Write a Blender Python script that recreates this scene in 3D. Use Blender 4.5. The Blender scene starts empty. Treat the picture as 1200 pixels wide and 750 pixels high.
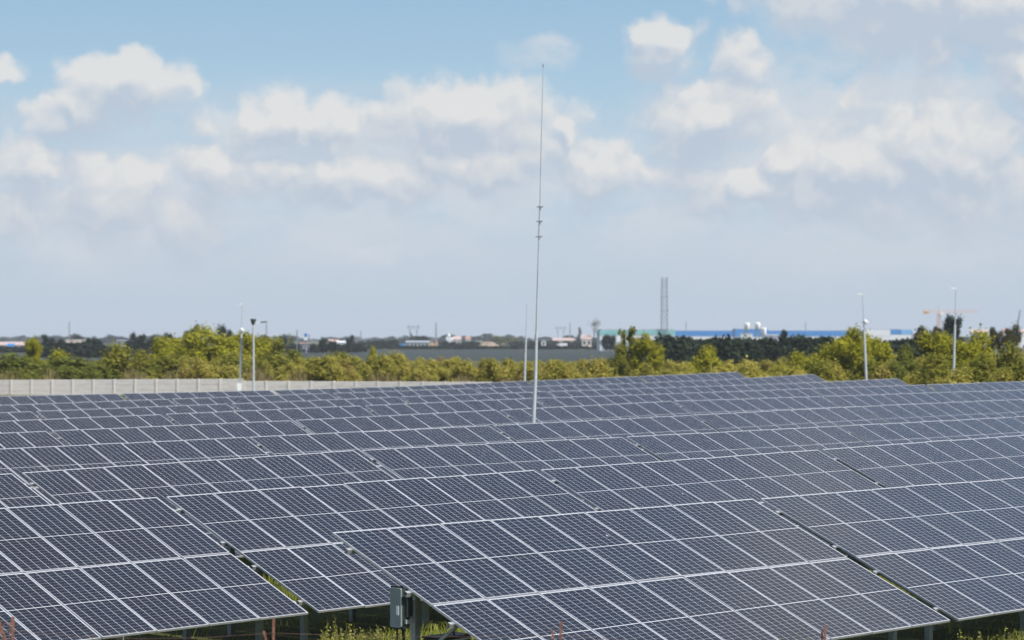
import bpy, math, random
import numpy as np
from mathutils import Vector, Matrix

random.seed(7)
RNG = np.random.default_rng(11)
SC = bpy.context.scene
COL = SC.collection
R = math.radians

# ------------------------------------------------------------------ camera
CAM_H = 5.5
FOC = 3000.0                      # focal length in pixels of the 1200 px wide photograph
HOR = 397.0                       # its horizon row
PITCH = math.atan((HOR - 375.0) / FOC)
cd = bpy.data.cameras.new('camera')
cam = bpy.data.objects.new('camera', cd)
COL.objects.link(cam)
cd.sensor_width = 36.0
cd.lens = 36.0 * FOC / 1200.0
cd.clip_start = 0.5
cd.clip_end = 40000.0
cd.dof.use_dof = True
cd.dof.focus_distance = 46.0
cd.dof.aperture_fstop = 2.0
cam.location = (0, 0, CAM_H)
cam.rotation_euler = (R(90) + PITCH, 0, 0)
SC.camera = cam
SC.render.resolution_x = 1024
SC.render.resolution_y = 640

# ------------------------------------------------------------------ rows of the solar field
YAW = R(47.74)
U = np.array([math.cos(YAW), math.sin(YAW)])      # along a row
N = np.array([-math.sin(YAW), math.cos(YAW)])     # from row to row, away from the camera


def ray(x, y):
    a, b = (x - 600.0) / FOC, -(y - 375.0) / FOC
    return np.array([a, math.cos(PITCH) - b * math.sin(PITCH), math.sin(PITCH) + b * math.cos(PITCH)])


def at(x, y, dist):
    """point of the place seen at photo pixel (x, y), dist metres ahead"""
    q = ray(x, y)
    q = q * (dist / q[1])
    return np.array([q[0], q[1], q[2] + CAM_H])


# ------------------------------------------------------------------ sky and sun
SUN_EL = R(52)
SUN_AZ = math.atan2(-N[0], -N[1])                 # clockwise from +Y
SUN_DIR = Vector((math.sin(SUN_AZ) * math.cos(SUN_EL), math.cos(SUN_AZ) * math.cos(SUN_EL), math.sin(SUN_EL)))
sl = bpy.data.lights.new('sun', 'SUN')
sl.energy = 4.6
sl.angle = R(0.55)
sl.color = (1.0, 0.955, 0.88)
so = bpy.data.objects.new('sun', sl)
so.rotation_euler = (-SUN_DIR).to_track_quat('-Z', 'Y').to_euler()
so.location = (0, 0, 60)
COL.objects.link(so)

W = bpy.data.worlds.new('World')
SC.world = W
W.use_nodes = True
SKY_STRENGTH = 0.13
EXPOSURE = 0.35


class NT:
    """small helper to write node trees"""

    def __init__(self, tree):
        self.t = tree
        self.n = tree.nodes
        self.l = tree.links

    def add(self, kind, **kw):
        nd = self.n.new(kind)
        for k, v in kw.items():
            setattr(nd, k, v)
        return nd

    def put(self, sock, v):
        if isinstance(v, bpy.types.NodeSocket):
            self.l.new(v, sock)
        else:
            sock.default_value = v

    def math(self, op, a, b=0.0, c=None, clamp=False):
        nd = self.add('ShaderNodeMath', operation=op)
        nd.use_clamp = clamp
        self.put(nd.inputs[0], a)
        self.put(nd.inputs[1], b)
        if c is not None:
            self.put(nd.inputs[2], c)
        return nd.outputs[0]

    def vmath(self, op, a, b=(0, 0, 0)):
        nd = self.add('ShaderNodeVectorMath', operation=op)
        self.put(nd.inputs[0], a)
        self.put(nd.inputs[1], b)
        return nd.outputs[1] if op in ('LENGTH', 'DOT_PRODUCT', 'DISTANCE') else nd.outputs[0]

    def mix(self, f, a, b):
        nd = self.add('ShaderNodeMix', data_type='RGBA')
        self.put(nd.inputs[0], f)
        for s, v in ((nd.inputs[6], a), (nd.inputs[7], b)):
            if not isinstance(v, bpy.types.NodeSocket) and len(v) == 3:
                v = (*v, 1.0)
            self.put(s, v)
        return nd.outputs[2]

    def step(self, v, lo, hi, a=0.0, b=1.0, kind='SMOOTHSTEP'):
        nd = self.add('ShaderNodeMapRange', interpolation_type=kind)
        self.put(nd.inputs[0], v)
        self.put(nd.inputs[1], lo)
        self.put(nd.inputs[2], hi)
        self.put(nd.inputs[3], a)
        self.put(nd.inputs[4], b)
        return nd.outputs[0]

    def noise(self, vec, scale, detail=4.0, rough=0.5, dist=0.0, dims='3D'):
        nd = self.add('ShaderNodeTexNoise', noise_dimensions=dims)
        if vec is not None:
            self.l.new(vec, nd.inputs['Vector'])
        nd.inputs['Scale'].default_value = scale
        nd.inputs['Detail'].default_value = detail
        nd.inputs['Roughness'].default_value = rough
        nd.inputs['Distortion'].default_value = dist
        return nd


# clouds: one puff = (centre azimuth, elevation, half width, half height) in photo pixels, converted to radians of sky
PUFFS = [(1100, -2, 210, 58, 1.25), (768, 50, 52, 31, .95), (864, 62, 34, 25, .9), (836, 140, 84, 46, 1.0),
         (150, 98, 84, 34, .95), (88, 134, 62, 32, .8), (12, 95, 44, 20, .75), (355, 146, 124, 36, .9), (545, 138, 126, 46, 1.0),
         (235, 198, 84, 26, .8), (36, 204, 58, 34, .85), (130, 228, 92, 48, .95), (205, 262, 56, 48, .7), (20, 250, 50, 34, .7),
         (690, 192, 84, 38, .85), (930, 194, 42, 34, .8), (1010, 196, 120, 62, .85), (1110, 180, 150, 100, .8),
         (1190, 92, 60, 40, .9), (560, 192, 110, 34, .85), (400, 208, 170, 30, .8), (650, 148, 22, 26, .75), (632, 62, 34, 20, .55),
         (860, 218, 120, 30, .75), (380, 275, 60, 26, .5), (455, 300, 60, 14, .5), (700, 270, 70, 20, .45), (430, 190, 300, 84, .5), (1010, 165, 270, 125, .55), (120, 245, 210, 64, .5), (720, 225, 260, 64, .42), (1130, 20, 260, 70, .5)]


def cloud_group():
    g = bpy.data.node_groups.new('cloud_density', 'ShaderNodeTree')
    g.interface.new_socket('Vector', in_out='INPUT', socket_type='NodeSocketVector')
    g.interface.new_socket('Density', in_out='OUTPUT', socket_type='NodeSocketFloat')
    g.interface.new_socket('Veil', in_out='OUTPUT', socket_type='NodeSocketFloat')
    T = NT(g)
    gi = T.add('NodeGroupInput')
    go = T.add('NodeGroupOutput')
    p = gi.outputs[0]
    # billowy edges: warp the position with noise
    w1 = T.noise(p, 22.0, 3.0, .55, dims='2D').outputs['Color']
    w1 = T.vmath('MULTIPLY', T.vmath('SUBTRACT', w1, (.5, .5, .5)), (.020, .012, 0))
    w2 = T.noise(p, 85.0, 5.0, .6, dims='2D').outputs['Color']
    w2 = T.vmath('MULTIPLY', T.vmath('SUBTRACT', w2, (.5, .5, .5)), (.011, .0085, 0))
    q = T.vmath('ADD', T.vmath('ADD', p, w1), w2)
    best = soft = None
    for x, y, rx, ry, s in PUFFS:
        c = ((x - 600) / FOC, (HOR - y) / FOC, 0)
        d = T.vmath('SUBTRACT', q, c)
        d = T.vmath('MULTIPLY', d, (FOC / rx / 1.3, FOC / ry / 1.35, 0))
        # flat, slowly fading undersides
        d = T.vmath('MAXIMUM', d, T.vmath('MULTIPLY', d, (1.0, .78, 1.0)))
        ln = T.vmath('LENGTH', d)
        v = T.math('MULTIPLY', T.math('SUBTRACT', 1.0, ln), s * (1.3 if s > .6 else 1))
        if s <= .6:
            soft = v if soft is None else T.math('MAXIMUM', soft, v)
        else:
            best = v if best is None else T.math('SMOOTH_MAX', best, v, 0.10)
    best = T.math('MAXIMUM', best, -.6)
    # cauliflower lobes: rounded cells, not fibres
    vo = T.add('ShaderNodeTexVoronoi', feature='F1', voronoi_dimensions='2D')
    T.l.new(q, vo.inputs['Vector'])
    vo.inputs['Scale'].default_value = 52.0
    vo.inputs['Detail'].default_value = 2.0
    vo.inputs['Roughness'].default_value = .5
    lobes = T.math('SUBTRACT', .50, vo.outputs['Distance'])
    n2 = T.noise(p, 30.0, 5.0, .55, dims='2D').outputs[0]
    nn = T.math('ADD', T.math('MULTIPLY', lobes, .5), T.math('MULTIPLY', T.math('SUBTRACT', n2, .5), .5))
    hard = T.math('ADD', best, nn)
    sn = T.noise(T.vmath('MULTIPLY', q, (1, 2.2, 1)), 22.0, 5.0, .6, dims='2D').outputs[0]
    sv = T.math('MULTIPLY', T.step(soft, 0, .36), T.step(sn, .28, .62))
    g.links.new(hard, go.inputs[0])
    g.links.new(sv, go.inputs[1])
    return g


def make_world():
    T = NT(W.node_tree)
    for nd in list(T.n):
        T.n.remove(nd)
    out = T.add('ShaderNodeOutputWorld')
    bg = T.add('ShaderNodeBackground')
    T.l.new(bg.outputs[0], out.inputs[0])
    bg.inputs[1].default_value = SKY_STRENGTH
    sky = T.add('ShaderNodeTexSky', sky_type='NISHITA')
    sky.sun_disc = False
    sky.sun_elevation = SUN_EL
    sky.sun_rotation = SUN_AZ
    sky.altitude = 100
    sky.air_density = 1.0
    sky.dust_density = 0.6
    sky.ozone_density = 2.0
    tc = T.add('ShaderNodeTexCoord')
    d = T.vmath('NORMALIZE', tc.outputs['Generated'])
    sep = T.add('ShaderNodeSeparateXYZ')
    T.l.new(d, sep.inputs[0])
    az = T.math('ARCTAN2', sep.outputs[0], sep.outputs[1])
    el = T.math('ARCSINE', sep.outputs[2])
    cb = T.add('ShaderNodeCombineXYZ')
    T.l.new(az, cb.inputs[0])
    T.l.new(el, cb.inputs[1])
    p = cb.outputs[0]
    g = cloud_group()
    ga = T.add('ShaderNodeGroup', node_tree=g)
    T.l.new(p, ga.inputs[0])
    gb = T.add('ShaderNodeGroup', node_tree=g)
    T.l.new(T.vmath('ADD', p, (.0015, .0045, 0)), gb.inputs[0])
    gc = T.add('ShaderNodeGroup', node_tree=g)
    T.l.new(T.vmath('ADD', p, (.003, .014, 0)), gc.inputs[0])
    dens = ga.outputs[0]
    # unseen clouds added high above the frame, shaped for what the glass mirrors
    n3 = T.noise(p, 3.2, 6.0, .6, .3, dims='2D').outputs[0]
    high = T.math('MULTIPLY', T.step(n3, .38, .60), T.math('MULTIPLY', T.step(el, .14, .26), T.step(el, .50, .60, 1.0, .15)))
    hole = T.vmath('LENGTH', T.vmath('MULTIPLY', T.vmath('SUBTRACT', p, (.408, .474, 0)), (1 / .075, 1 / .034, 0)))  # gap put into the unseen clouds so the near right panels mirror blue
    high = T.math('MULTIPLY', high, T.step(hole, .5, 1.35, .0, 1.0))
    cov = T.step(dens, -.05, .48)
    # thin milky veil low over the plain
    veil_n = T.noise(T.vmath('MULTIPLY', p, (1.0, 3.0, 1)), 11.0, 6.0, .6, .5, dims='2D').outputs[0]
    veil = T.math('MULTIPLY', T.step(el, .006, .045), T.step(el, .112, .062))
    veil = T.math('MULTIPLY', veil, T.step(veil_n, .30, .68))
    lit = T.math('MULTIPLY_ADD', T.math('SUBTRACT', dens, gb.outputs[0]), 1.15, .36)
    lit = T.math('MULTIPLY_ADD', T.math('SUBTRACT', dens, gc.outputs[0]), .6, lit, clamp=True)
    lit = T.math('MULTIPLY', lit, T.step(el, .030, .066, .35, 1.0), clamp=True)
    k = 1.0 / SKY_STRENGTH / 2 ** EXPOSURE
    sc = lambda r, g_, b_: tuple((((c / 255 + .055) / 1.055) ** 2.4) * k for c in (r, g_, b_))
    ccol = T.mix(lit, sc(188, 200, 215), sc(230, 229, 227))
    # the sky low over a dusty plain, by height above the horizon; the Nishita sky takes over higher up
    lo = None
    stops = [(0.0, (188, 202, 216)), (.010, (189, 203, 217)), (.032, (191, 205, 219)), (.066, (187, 209, 225)), (.099, (170, 201, 223)), (.132, (156, 191, 218)), (.2, (132, 172, 209))]
    for (e0, c0), (e1, c1) in zip(stops[:-1], stops[1:]):
        lo = T.mix(T.step(el, e0, e1, kind='LINEAR'), sc(*c0) if lo is None else lo, sc(*c1))
    base = T.mix(T.step(el, .15, .32), lo, sky.outputs[0])
    base = T.mix(T.math('MULTIPLY', veil, .8), base, sc(201, 211, 222))
    base = T.mix(T.math('MULTIPLY', ga.outputs[1], .85), base, sc(210, 217, 225))
    fade = T.step(el, .016, .048, 0, 1)
    base = T.mix(T.math('MULTIPLY', cov, T.math('MULTIPLY', fade, .88)), base, ccol)
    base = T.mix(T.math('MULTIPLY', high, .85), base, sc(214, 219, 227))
    # below the horizon the dome just repeats the hazy ground colour
    base = T.mix(T.step(el, -.004, -.03), base, sc(120, 125, 110))
    T.l.new(base, bg.inputs[0])


make_world()
W.cycles.sampling_method = 'MANUAL'
W.cycles.sample_map_resolution = 512
SC.view_settings.view_transform = 'Standard'
SC.view_settings.look = 'None'
SC.view_settings.exposure = EXPOSURE
SC.view_settings.gamma = 1.0
SC.cycles.use_denoising = True
SC.cycles.max_bounces = 6
SC.cycles.transparent_max_bounces = 8
SC.cycles.volume_bounces = 0
SC.cycles.use_adaptive_sampling = True
SC.cycles.adaptive_threshold = 0.01


# ------------------------------------------------------------------ materials
def mat(name):
    m = bpy.data.materials.new(name)
    m.use_nodes = True
    T = NT(m.node_tree)
    return m, T, m.node_tree.nodes['Principled BSDF']


def plain(name, col, rough=.6, metal=0.0, var=.18, scale=3.0, spec=.5, space='Object'):
    m, T, b = mat(name)
    tc = T.add('ShaderNodeTexCoord')
    n = T.noise(tc.outputs['Object'], scale, 5.0, .6).outputs[0]
    a = tuple(max(0, c * (1 - var)) for c in col)
    c = tuple(min(1, c * (1 + var)) for c in col)
    T.put(b.inputs['Base Color'], T.mix(T.step(n, .3, .7), a, c))
    T.put(b.inputs['Roughness'], T.step(n, .2, .8, max(.05, rough - .1), min(1, rough + .1)))
    b.inputs['Metallic'].default_value = metal
    b.inputs['Specular IOR Level'].default_value = spec
    return m


def foliage_mat(name, c1, c2, c3, scale=.6, trans=.42, alt=None):
    """leaf colour varies from clump to clump and from plant to plant"""
    m, T, b = mat(name)
    g = T.add('ShaderNodeNewGeometry')
    n = T.noise(g.outputs['Position'], scale, 3.0, .55).outputs[0]
    n2 = T.noise(g.outputs['Position'], scale * 6, 2.0, .5).outputs[0]
    rnd = g.outputs['Random Per Island']
    c = T.mix(T.step(n, .36, .62), c1, c2)
    c = T.mix(T.math('MULTIPLY', T.step(rnd, .55, 1.0), .8), c, c3)
    c = T.mix(T.step(n2, .52, .75, 0, .55), c, tuple(x * .72 for x in c1))
    if alt:
        n3 = T.noise(g.outputs['Position'], alt[1], 3.0, .6).outputs[0]
        c = T.mix(T.math('MULTIPLY', T.step(n3, .56, .7), T.step(rnd, .1, .5)), c, alt[0])
    T.put(b.inputs['Base Color'], c)
    b.inputs['Roughness'].default_value = .65
    b.inputs['Specular IOR Level'].default_value = .06
    tr = T.add('ShaderNodeBsdfTranslucent')
    T.put(tr.inputs[0], c)
    mx = T.add('ShaderNodeMixShader')
    mx.inputs[0].default_value = trans
    T.l.new(b.outputs[0], mx.inputs[1])
    T.l.new(tr.outputs[0], mx.inputs[2])
    T.l.new(mx.outputs[0], T.n['Material Output'].inputs[0])
    return m


PW, PH, PT = 1.134, 2.26, 0.035          # panel width, height, frame depth
PITCHX = 1.154


def glass_mat():
    m, T, b = mat('solar_glass')
    tc = T.add('ShaderNodeTexCoord')
    sep = T.add('ShaderNodeSeparateXYZ')
    T.l.new(tc.outputs['Object'], sep.inputs[0])
    x, y = sep.outputs[0], sep.outputs[1]
    # cells: six columns, two halves of twelve rows; object origin at the panel's centre
    mx = .021                                        # white margin inside the frame lip
    cw = (PW - 2 * mx) / 6
    ay = T.math('ABSOLUTE', y)
    half_gap = .0065
    ch = (PH / 2 - half_gap - .03) / 12
    fx = T.math('FRACT', T.math('DIVIDE', T.math('ADD', x, PW / 2 - mx), cw))
    fy = T.math('FRACT', T.math('DIVIDE', T.math('SUBTRACT', ay, half_gap), ch))
    dx = T.math('MULTIPLY', T.math('MINIMUM', fx, T.math('SUBTRACT', 1.0, fx)), cw)
    dy = T.math('MULTIPLY', T.math('MINIMUM', fy, T.math('SUBTRACT', 1.0, fy)), ch)
    linex = T.math('LESS_THAN', dx, .0034)
    liney = T.math('LESS_THAN', dy, .0010)
    edge = T.math('GREATER_THAN', T.math('ABSOLUTE', x), PW / 2 - mx + .002)
    edge2 = T.math('GREATER_THAN', ay, PH / 2 - .022)
    mid = T.math('LESS_THAN', ay, half_gap)
    white = T.math('MAXIMUM', T.math('MAXIMUM', linex, liney), T.math('MAXIMUM', edge, T.math('MAXIMUM', edge2, mid)))
    oi = T.add('ShaderNodeObjectInfo')
    rnd = oi.outputs['Random']
    g = T.add('ShaderNodeNewGeometry')
    dirt = T.noise(g.outputs['Position'], .9, 5.0, .6).outputs[0]
    dirt2 = T.noise(tc.outputs['Object'], 7.0, 6.0, .65).outputs[0]
    cell = T.mix(rnd, (.0070, .0062, .0090), (.0105, .0085, .0120))
    cell = T.mix(T.step(dirt, .35, .7), cell, (.007, .010, .015))
    # busbar wires of every cell average out to a faint lighter stripe
    fb = T.math('FRACT', T.math('MULTIPLY', fx, 9.0))
    bus = T.math('LESS_THAN', fb, .10)
    cell = T.mix(T.math('MULTIPLY', bus, .06), cell, (.5, .5, .52))
    c = T.mix(white, cell, (.58, .59, .61))
    # dust that settles above the lower frame lip of a tilted panel
    low = T.math('MULTIPLY', T.step(y, -PH / 2 + .16, -PH / 2), T.step(dirt2, .3, .7))
    dust = T.math('ADD', T.step(dirt2, .4, .85, .004, .030), T.math('MULTIPLY', low, .12))
    c = T.mix(dust, c, (.34, .31, .27))
    # a few bird droppings
    vo = T.add('ShaderNodeTexVoronoi', feature='F1')
    T.l.new(g.outputs['Position'], vo.inputs['Vector'])
    vo.inputs['Scale'].default_value = 1.1
    sp = T.math('ADD', vo.outputs['Distance'], T.math('MULTIPLY', T.math('SUBTRACT', dirt2, .5), .03))
    c = T.mix(T.step(sp, .030, .016, 0, .75), c, (.62, .60, .55))
    T.put(b.inputs['Base Color'], c)
    T.put(b.inputs['Roughness'], T.step(dirt2, .2, .9, .09, .2))
    b.inputs['IOR'].default_value = 1.5
    b.inputs['Specular IOR Level'].default_value = .5
    return m


M = {}
M['glass'] = glass_mat()
M['frame'] = plain('anodised_aluminium', (.60, .61, .63), .38, .55, .06, 4.0)
M['galv'] = plain('galvanised_steel', (.46, .48, .48), .5, .45, .16, 6.0)
M['galv_post'] = plain('weathered_galvanised_steel', (.29, .335, .32), .6, 0, .2, 5.0)
M['pole'] = plain('pole_galvanised_steel', (.44, .47, .49), .6, 0, .08, 3.0, .3)
M['rod'] = plain('dull_aluminium_rod', (.42, .45, .48), .6, 0, .08, 3.0, .3)
M['black'] = plain('black_rubber', (.012, .013, .014), .6, 0, .2, 8.0)
M['inverter'] = plain('grey_green_powder_coat', (.20, .25, .24), .5, 0, .10, 5.0)
M['inverter_dark'] = plain('dark_cast_aluminium', (.07, .085, .085), .5, .3, .15, 9.0)
M['white_plastic'] = plain('white_plastic', (.78, .79, .80), .4, 0, .04, 5.0)
M['dark_lens'] = plain('dark_green_grey_plastic', (.035, .05, .045), .4, 0, .1, 5.0)
M['rust'] = plain('rusty_steel', (.22, .095, .065), .8, 0, .35, 14.0)
M['wire'] = plain('rusty_wire', (.13, .075, .058), .8, 0, .3, 10.0)
M['backsheet'] = plain('panel_backsheet', (.55, .56, .57), .6, 0, .05, 3.0)
M['bark'] = plain('bark', (.09, .07, .05), .9, 0, .3, 6.0)
M['beige'] = plain('beige_render', (.52, .46, .39), .85, 0, .08, .3)
M['cream'] = plain('cream_wall', (.50, .46, .42), .85, 0, .08, .3)
M['white_wall'] = plain('white_wall', (.62, .64, .66), .8, 0, .05, .3)
M['grey_wall'] = plain('grey_wall', (.30, .33, .37), .85, 0, .1, .3)
M['red_roof'] = plain('terracotta_roof', (.36, .20, .16), .85, 0, .15, .5)
M['pink_roof'] = plain('pale_pink_roof', (.46, .35, .32), .85, 0, .08, .3)
M['blue_sheet'] = plain('blue_sheet_metal', (.02, .19, .50), .5, 0, .08, .2)
M['pale_blue'] = plain('pale_blue_sheet_metal', (.13, .36, .66), .5, 0, .08, .2)
M['teal_sheet'] = plain('teal_sheet_metal', (.20, .43, .44), .5, 0, .08, .15)
M['orange'] = plain('orange_paint', (.50, .29, .13), .5, 0, .1, 1.0)
M['crane'] = plain('faded_red_crane_paint', (.60, .43, .38), .6, 0, .1, 1.0)
M['window_dark'] = plain('dark_window_glass', (.03, .04, .05), .15, 0, .1, 1.0)
M['far_steel'] = plain('far_grey_steel', (.20, .22, .25), .6, .2, .1, 1.0)
M['soil'] = plain('dry_soil', (.26, .20, .15), .95, 0, .2, .4)
M['tank'] = plain('white_tank_paint', (.82, .82, .80), .5, 0, .03, .3)

M['leaf_olive'] = foliage_mat('olive_foliage', (.155, .165, .022), (.26, .255, .038), (.33, .30, .065), .55)
M['leaf_bright'] = foliage_mat('yellow_green_foliage', (.21, .215, .018), (.34, .33, .026), (.42, .38, .04), .5, .32)
M['leaf_mid'] = foliage_mat('mid_green_foliage', (.12, .145, .024), (.20, .22, .038), (.26, .25, .06), .55)
M['leaf_dark'] = foliage_mat('dark_foliage', (.012, .021, .013), (.023, .037, .018), (.034, .048, .021), .25, .12)
M['leaf_brown'] = foliage_mat('brown_green_foliage', (.040, .042, .018), (.07, .066, .026), (.10, .085, .04), .4, .15)
M['leaf_grey'] = foliage_mat('thin_grey_foliage', (.06, .07, .06), (.09, .10, .08), (.12, .12, .1), .4, .15)
M['scrub'] = foliage_mat('scrub_foliage', (.26, .245, .038), (.41, .365, .072), (.48, .41, .11), .3, .42, ((.34, .21, .09), .11))
M['weed'] = foliage_mat('weed_foliage', (.17, .20, .03), (.32, .33, .06), (.45, .40, .15), 1.2, .35, ((.30, .24, .14), 1.4))
M['grass'] = foliage_mat('short_grass', (.13, .165, .020), (.25, .28, .045), (.36, .34, .10), 1.2, .3)
M['dry'] = foliage_mat('dry_grass', (.16, .13, .05), (.26, .20, .09), (.32, .26, .13), .5, .25)


# ------------------------------------------------------------------ mesh building
class MB:
    def __init__(self):
        self.v = []
        self.f = []
        self.mi = []

    def _add(self, vs, fs, mi=0):
        o = len(self.v)
        self.v += [tuple(map(float, p)) for p in vs]
        self.f += [tuple(i + o for i in f) for f in fs]
        self.mi += [mi] * len(fs)
        return self

    def box(self, x0, x1, y0, y1, z0, z1, mi=0, bev=0.0):
        if bev <= 0:
            vs = [(x, y, z) for z in (z0, z1) for y in (y0, y1) for x in (x0, x1)]
            fs = [(0, 2, 3, 1), (4, 5, 7, 6), (0, 1, 5, 4), (2, 6, 7, 3), (0, 4, 6, 2), (1, 3, 7, 5)]
            return self._add(vs, fs, mi)
        # rounded in plan of the y/z outline (bevelled long edges), ends flat in x
        b = bev
        pr = [(y0 + b, z0), (y1 - b, z0), (y1, z0 + b), (y1, z1 - b), (y1 - b, z1), (y0 + b, z1), (y0, z1 - b), (y0, z0 + b)]
        return self.prism_x(pr, x0, x1, mi)

    def prism_x(self, prof, x0, x1, mi=0):
        n = len(prof)
        vs = [(x0, a, b) for a, b in prof] + [(x1, a, b) for a, b in prof]
        fs = [tuple(reversed(range(n))), tuple(range(n, 2 * n))] + [(i, (i + 1) % n, n + (i + 1) % n, n + i) for i in range(n)]
        return self._add(vs, fs, mi)

    def prism_z(self, prof, z0, z1, mi=0):
        n = len(prof)
        vs = [(a, b, z0) for a, b in prof] + [(a, b, z1) for a, b in prof]
        fs = [tuple(reversed(range(n))), tuple(range(n, 2 * n))] + [(i, (i + 1) % n, n + (i + 1) % n, n + i) for i in range(n)]
        return self._add(vs, fs, mi)

    def prism_y(self, prof, y0, y1, mi=0):
        n = len(prof)
        vs = [(a, y0, b) for a, b in prof] + [(a, y1, b) for a, b in prof]
        fs = [tuple(range(n)), tuple(reversed(range(n, 2 * n)))] + [(i, n + i, n + (i + 1) % n, (i + 1) % n) for i in range(n)]
        return self._add(vs, fs, mi)

    def tube(self, pts, rads, seg=10, mi=0):
        pts = [Vector(p) for p in pts]
        if not hasattr(rads, '__len__'):
            rads = [rads] * len(pts)
        vs, fs = [], []
        for i, p in enumerate(pts):
            d = (pts[min(i + 1, len(pts) - 1)] - pts[max(i - 1, 0)])
            if d.length < 1e-9:
                d = Vector((0, 0, 1))
            d.normalize()
            a = d.cross(Vector((0, 1, 0)) if abs(d.y) < .9 else Vector((1, 0, 0))).normalized()
            b = d.cross(a)
            for k in range(seg):
                t = 2 * math.pi * k / seg
                vs.append(p + (a * math.cos(t) + b * math.sin(t)) * rads[i])
        for i in range(len(pts) - 1):
            for k in range(seg):
                fs.append((i * seg + k, i * seg + (k + 1) % seg, (i + 1) * seg + (k + 1) % seg, (i + 1) * seg + k))
        m = len(pts) * seg                      # end caps on vertices of their own, so that the smooth sides stay even
        vs += vs[:seg] + vs[m - seg:m]
        fs.append(tuple(reversed(range(m, m + seg))))
        fs.append(tuple(range(m + seg, m + 2 * seg)))
        return self._add(vs, fs, mi)

    def bar(self, a, b, w, h=None, mi=0):
        """square bar from a to b"""
        h = h or w
        a, b = Vector(a), Vector(b)
        d = (b - a).normalized()
        s = d.cross(Vector((0, 0, 1)) if abs(d.z) < .95 else Vector((0, 1, 0))).normalized()
        t = s.cross(d)
        vs = [p + s * (w / 2 * i) + t * (h / 2 * j) for p in (a, b) for i, j in ((-1, -1), (1, -1), (1, 1), (-1, 1))]
        fs = [(0, 1, 2, 3), (7, 6, 5, 4), (0, 4, 5, 1), (1, 5, 6, 2), (2, 6, 7, 3), (3, 7, 4, 0)]
        return self._add(vs, fs, mi)

    def mesh(self, name, mats, smooth=False):
        me = bpy.data.meshes.new(name)
        me.from_pydata(self.v, [], self.f)
        for m in (mats if isinstance(mats, (list, tuple)) else [mats]):
            me.materials.append(m)
        if len(me.materials) > 1:
            me.polygons.foreach_set('material_index', self.mi)
        if smooth:
            me.polygons.foreach_set('use_smooth', [True] * len(me.polygons))
        me.update()
        return me


def obj(name, me, parent=None, loc=(0, 0, 0), rot=(0, 0, 0), scale=None):
    o = bpy.data.objects.new(name, me)
    COL.objects.link(o)
    o.location = loc
    o.rotation_euler = rot
    if scale is not None:
        o.scale = scale
    if parent is not None:
        o.parent = parent
    return o


def tag(o, label=None, cat=None, group=None, kind=None):
    if label:
        o['label'] = label
    if cat:
        o['category'] = cat
    if group:
        o['group'] = group
    if kind:
        o['kind'] = kind
    return o


def thing(name, label, cat, loc=(0, 0, 0), rz=0.0, group=None):
    o = obj(name, None, None, loc, (0, 0, rz))
    o.empty_display_size = .3
    return tag(o, label, cat, group)


def part(name, mb, mats, parent, smooth=False, **kw):
    return obj(name, mb.mesh(name, mats, smooth), parent, **kw)


def quads_mesh(name, centres, sizes, mats, aspect=1.0, up_bias=.25, mi=None, rng=RNG, outward=None):
    """many small leaf faces, each a bent-free quad of its own"""
    n = len(centres)
    nrm = rng.normal(size=(n, 3))
    if outward is not None:
        nrm = nrm * .75 + outward * 1.0
    nrm[:, 2] += up_bias
    nrm /= np.linalg.norm(nrm, axis=1)[:, None] + 1e-9
    t = rng.normal(size=(n, 3))
    t -= nrm * (t * nrm).sum(1)[:, None]
    t /= np.linalg.norm(t, axis=1)[:, None] + 1e-9
    b = np.cross(nrm, t)
    s = (sizes / 2)[:, None]
    # a pointed leaf-like lozenge
    vs = np.stack([centres - t * s * 1.25, centres + b * s * .8 * aspect, centres + t * s * 1.25, centres - b * s * .8 * aspect], 1).reshape(-1, 3)
    return raw_quads(name, vs, mats, mi)


def raw_quads(name, vs, mats, mi=None):
    n = len(vs) // 4
    me = bpy.data.meshes.new(name)
    me.vertices.add(n * 4)
    me.vertices.foreach_set('co', np.ascontiguousarray(vs, dtype=np.float32).ravel())
    me.loops.add(n * 4)
    me.loops.foreach_set('vertex_index', np.arange(n * 4, dtype=np.int32))
    me.polygons.add(n)
    me.polygons.foreach_set('loop_start', np.arange(0, n * 4, 4, dtype=np.int32))
    for m in (mats if isinstance(mats, (list, tuple)) else [mats]):
        me.materials.append(m)
    if mi is not None:
        me.polygons.foreach_set('material_index', mi)
    me.update(calc_edges=True)
    return me

# ------------------------------------------------------------------ terrain
# gaps between the tables along the top edge of every row, front row first (photo pixels); the first point of row 0
# is the free end of that row, the last points of the three farthest rows are their free ends
ROWS = [
    [(387, 624), (887.5, 584)],
    [(190, 581.8), (631, 550.4), (961.5, 526.7)],
    [(20, 554.2), (421.3, 527.3), (731.5, 511.8), (982.5, 499.2), (1186.5, 488.7)],
    [(289.5, 512.2), (576, 498.5), (812, 486.3), (1011, 475.9), (1178, 468.6)],
    [(57.7, 505), (344, 492.5), (584.3, 480.4), (789.3, 469.9), (962, 464.4), (1115, 459.4)],
    [(191.3, 485.3), (425, 475.2), (627, 466.5), (799.5, 460.8), (949, 455.3), (1085, 450.7)],
    [(39, 482), (269.5, 473), (468.5, 465), (641.5, 458.7), (795, 453.6), (932, 449.2), (1050, 443.5)],
    [(199, 467.6), (388, 460.7), (556, 454.9), (703, 450.3), (839, 445.3), (951, 438.6)],
    [(139, 461.2), (319, 457.2), (477, 452.6), (618, 446.4), (749, 441), (863, 435.9)]]
ROW_D = [27.62, 37.2, 46.91, 56.6, 66.2, 75.95, 85.55, 95.2, 104.8]
TILT = R(24.34)
TOP_H = 2.62                                     # top edge above the ground
TW = 9 * PITCHX - .02                            # width of a table
row_pts = []
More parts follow.
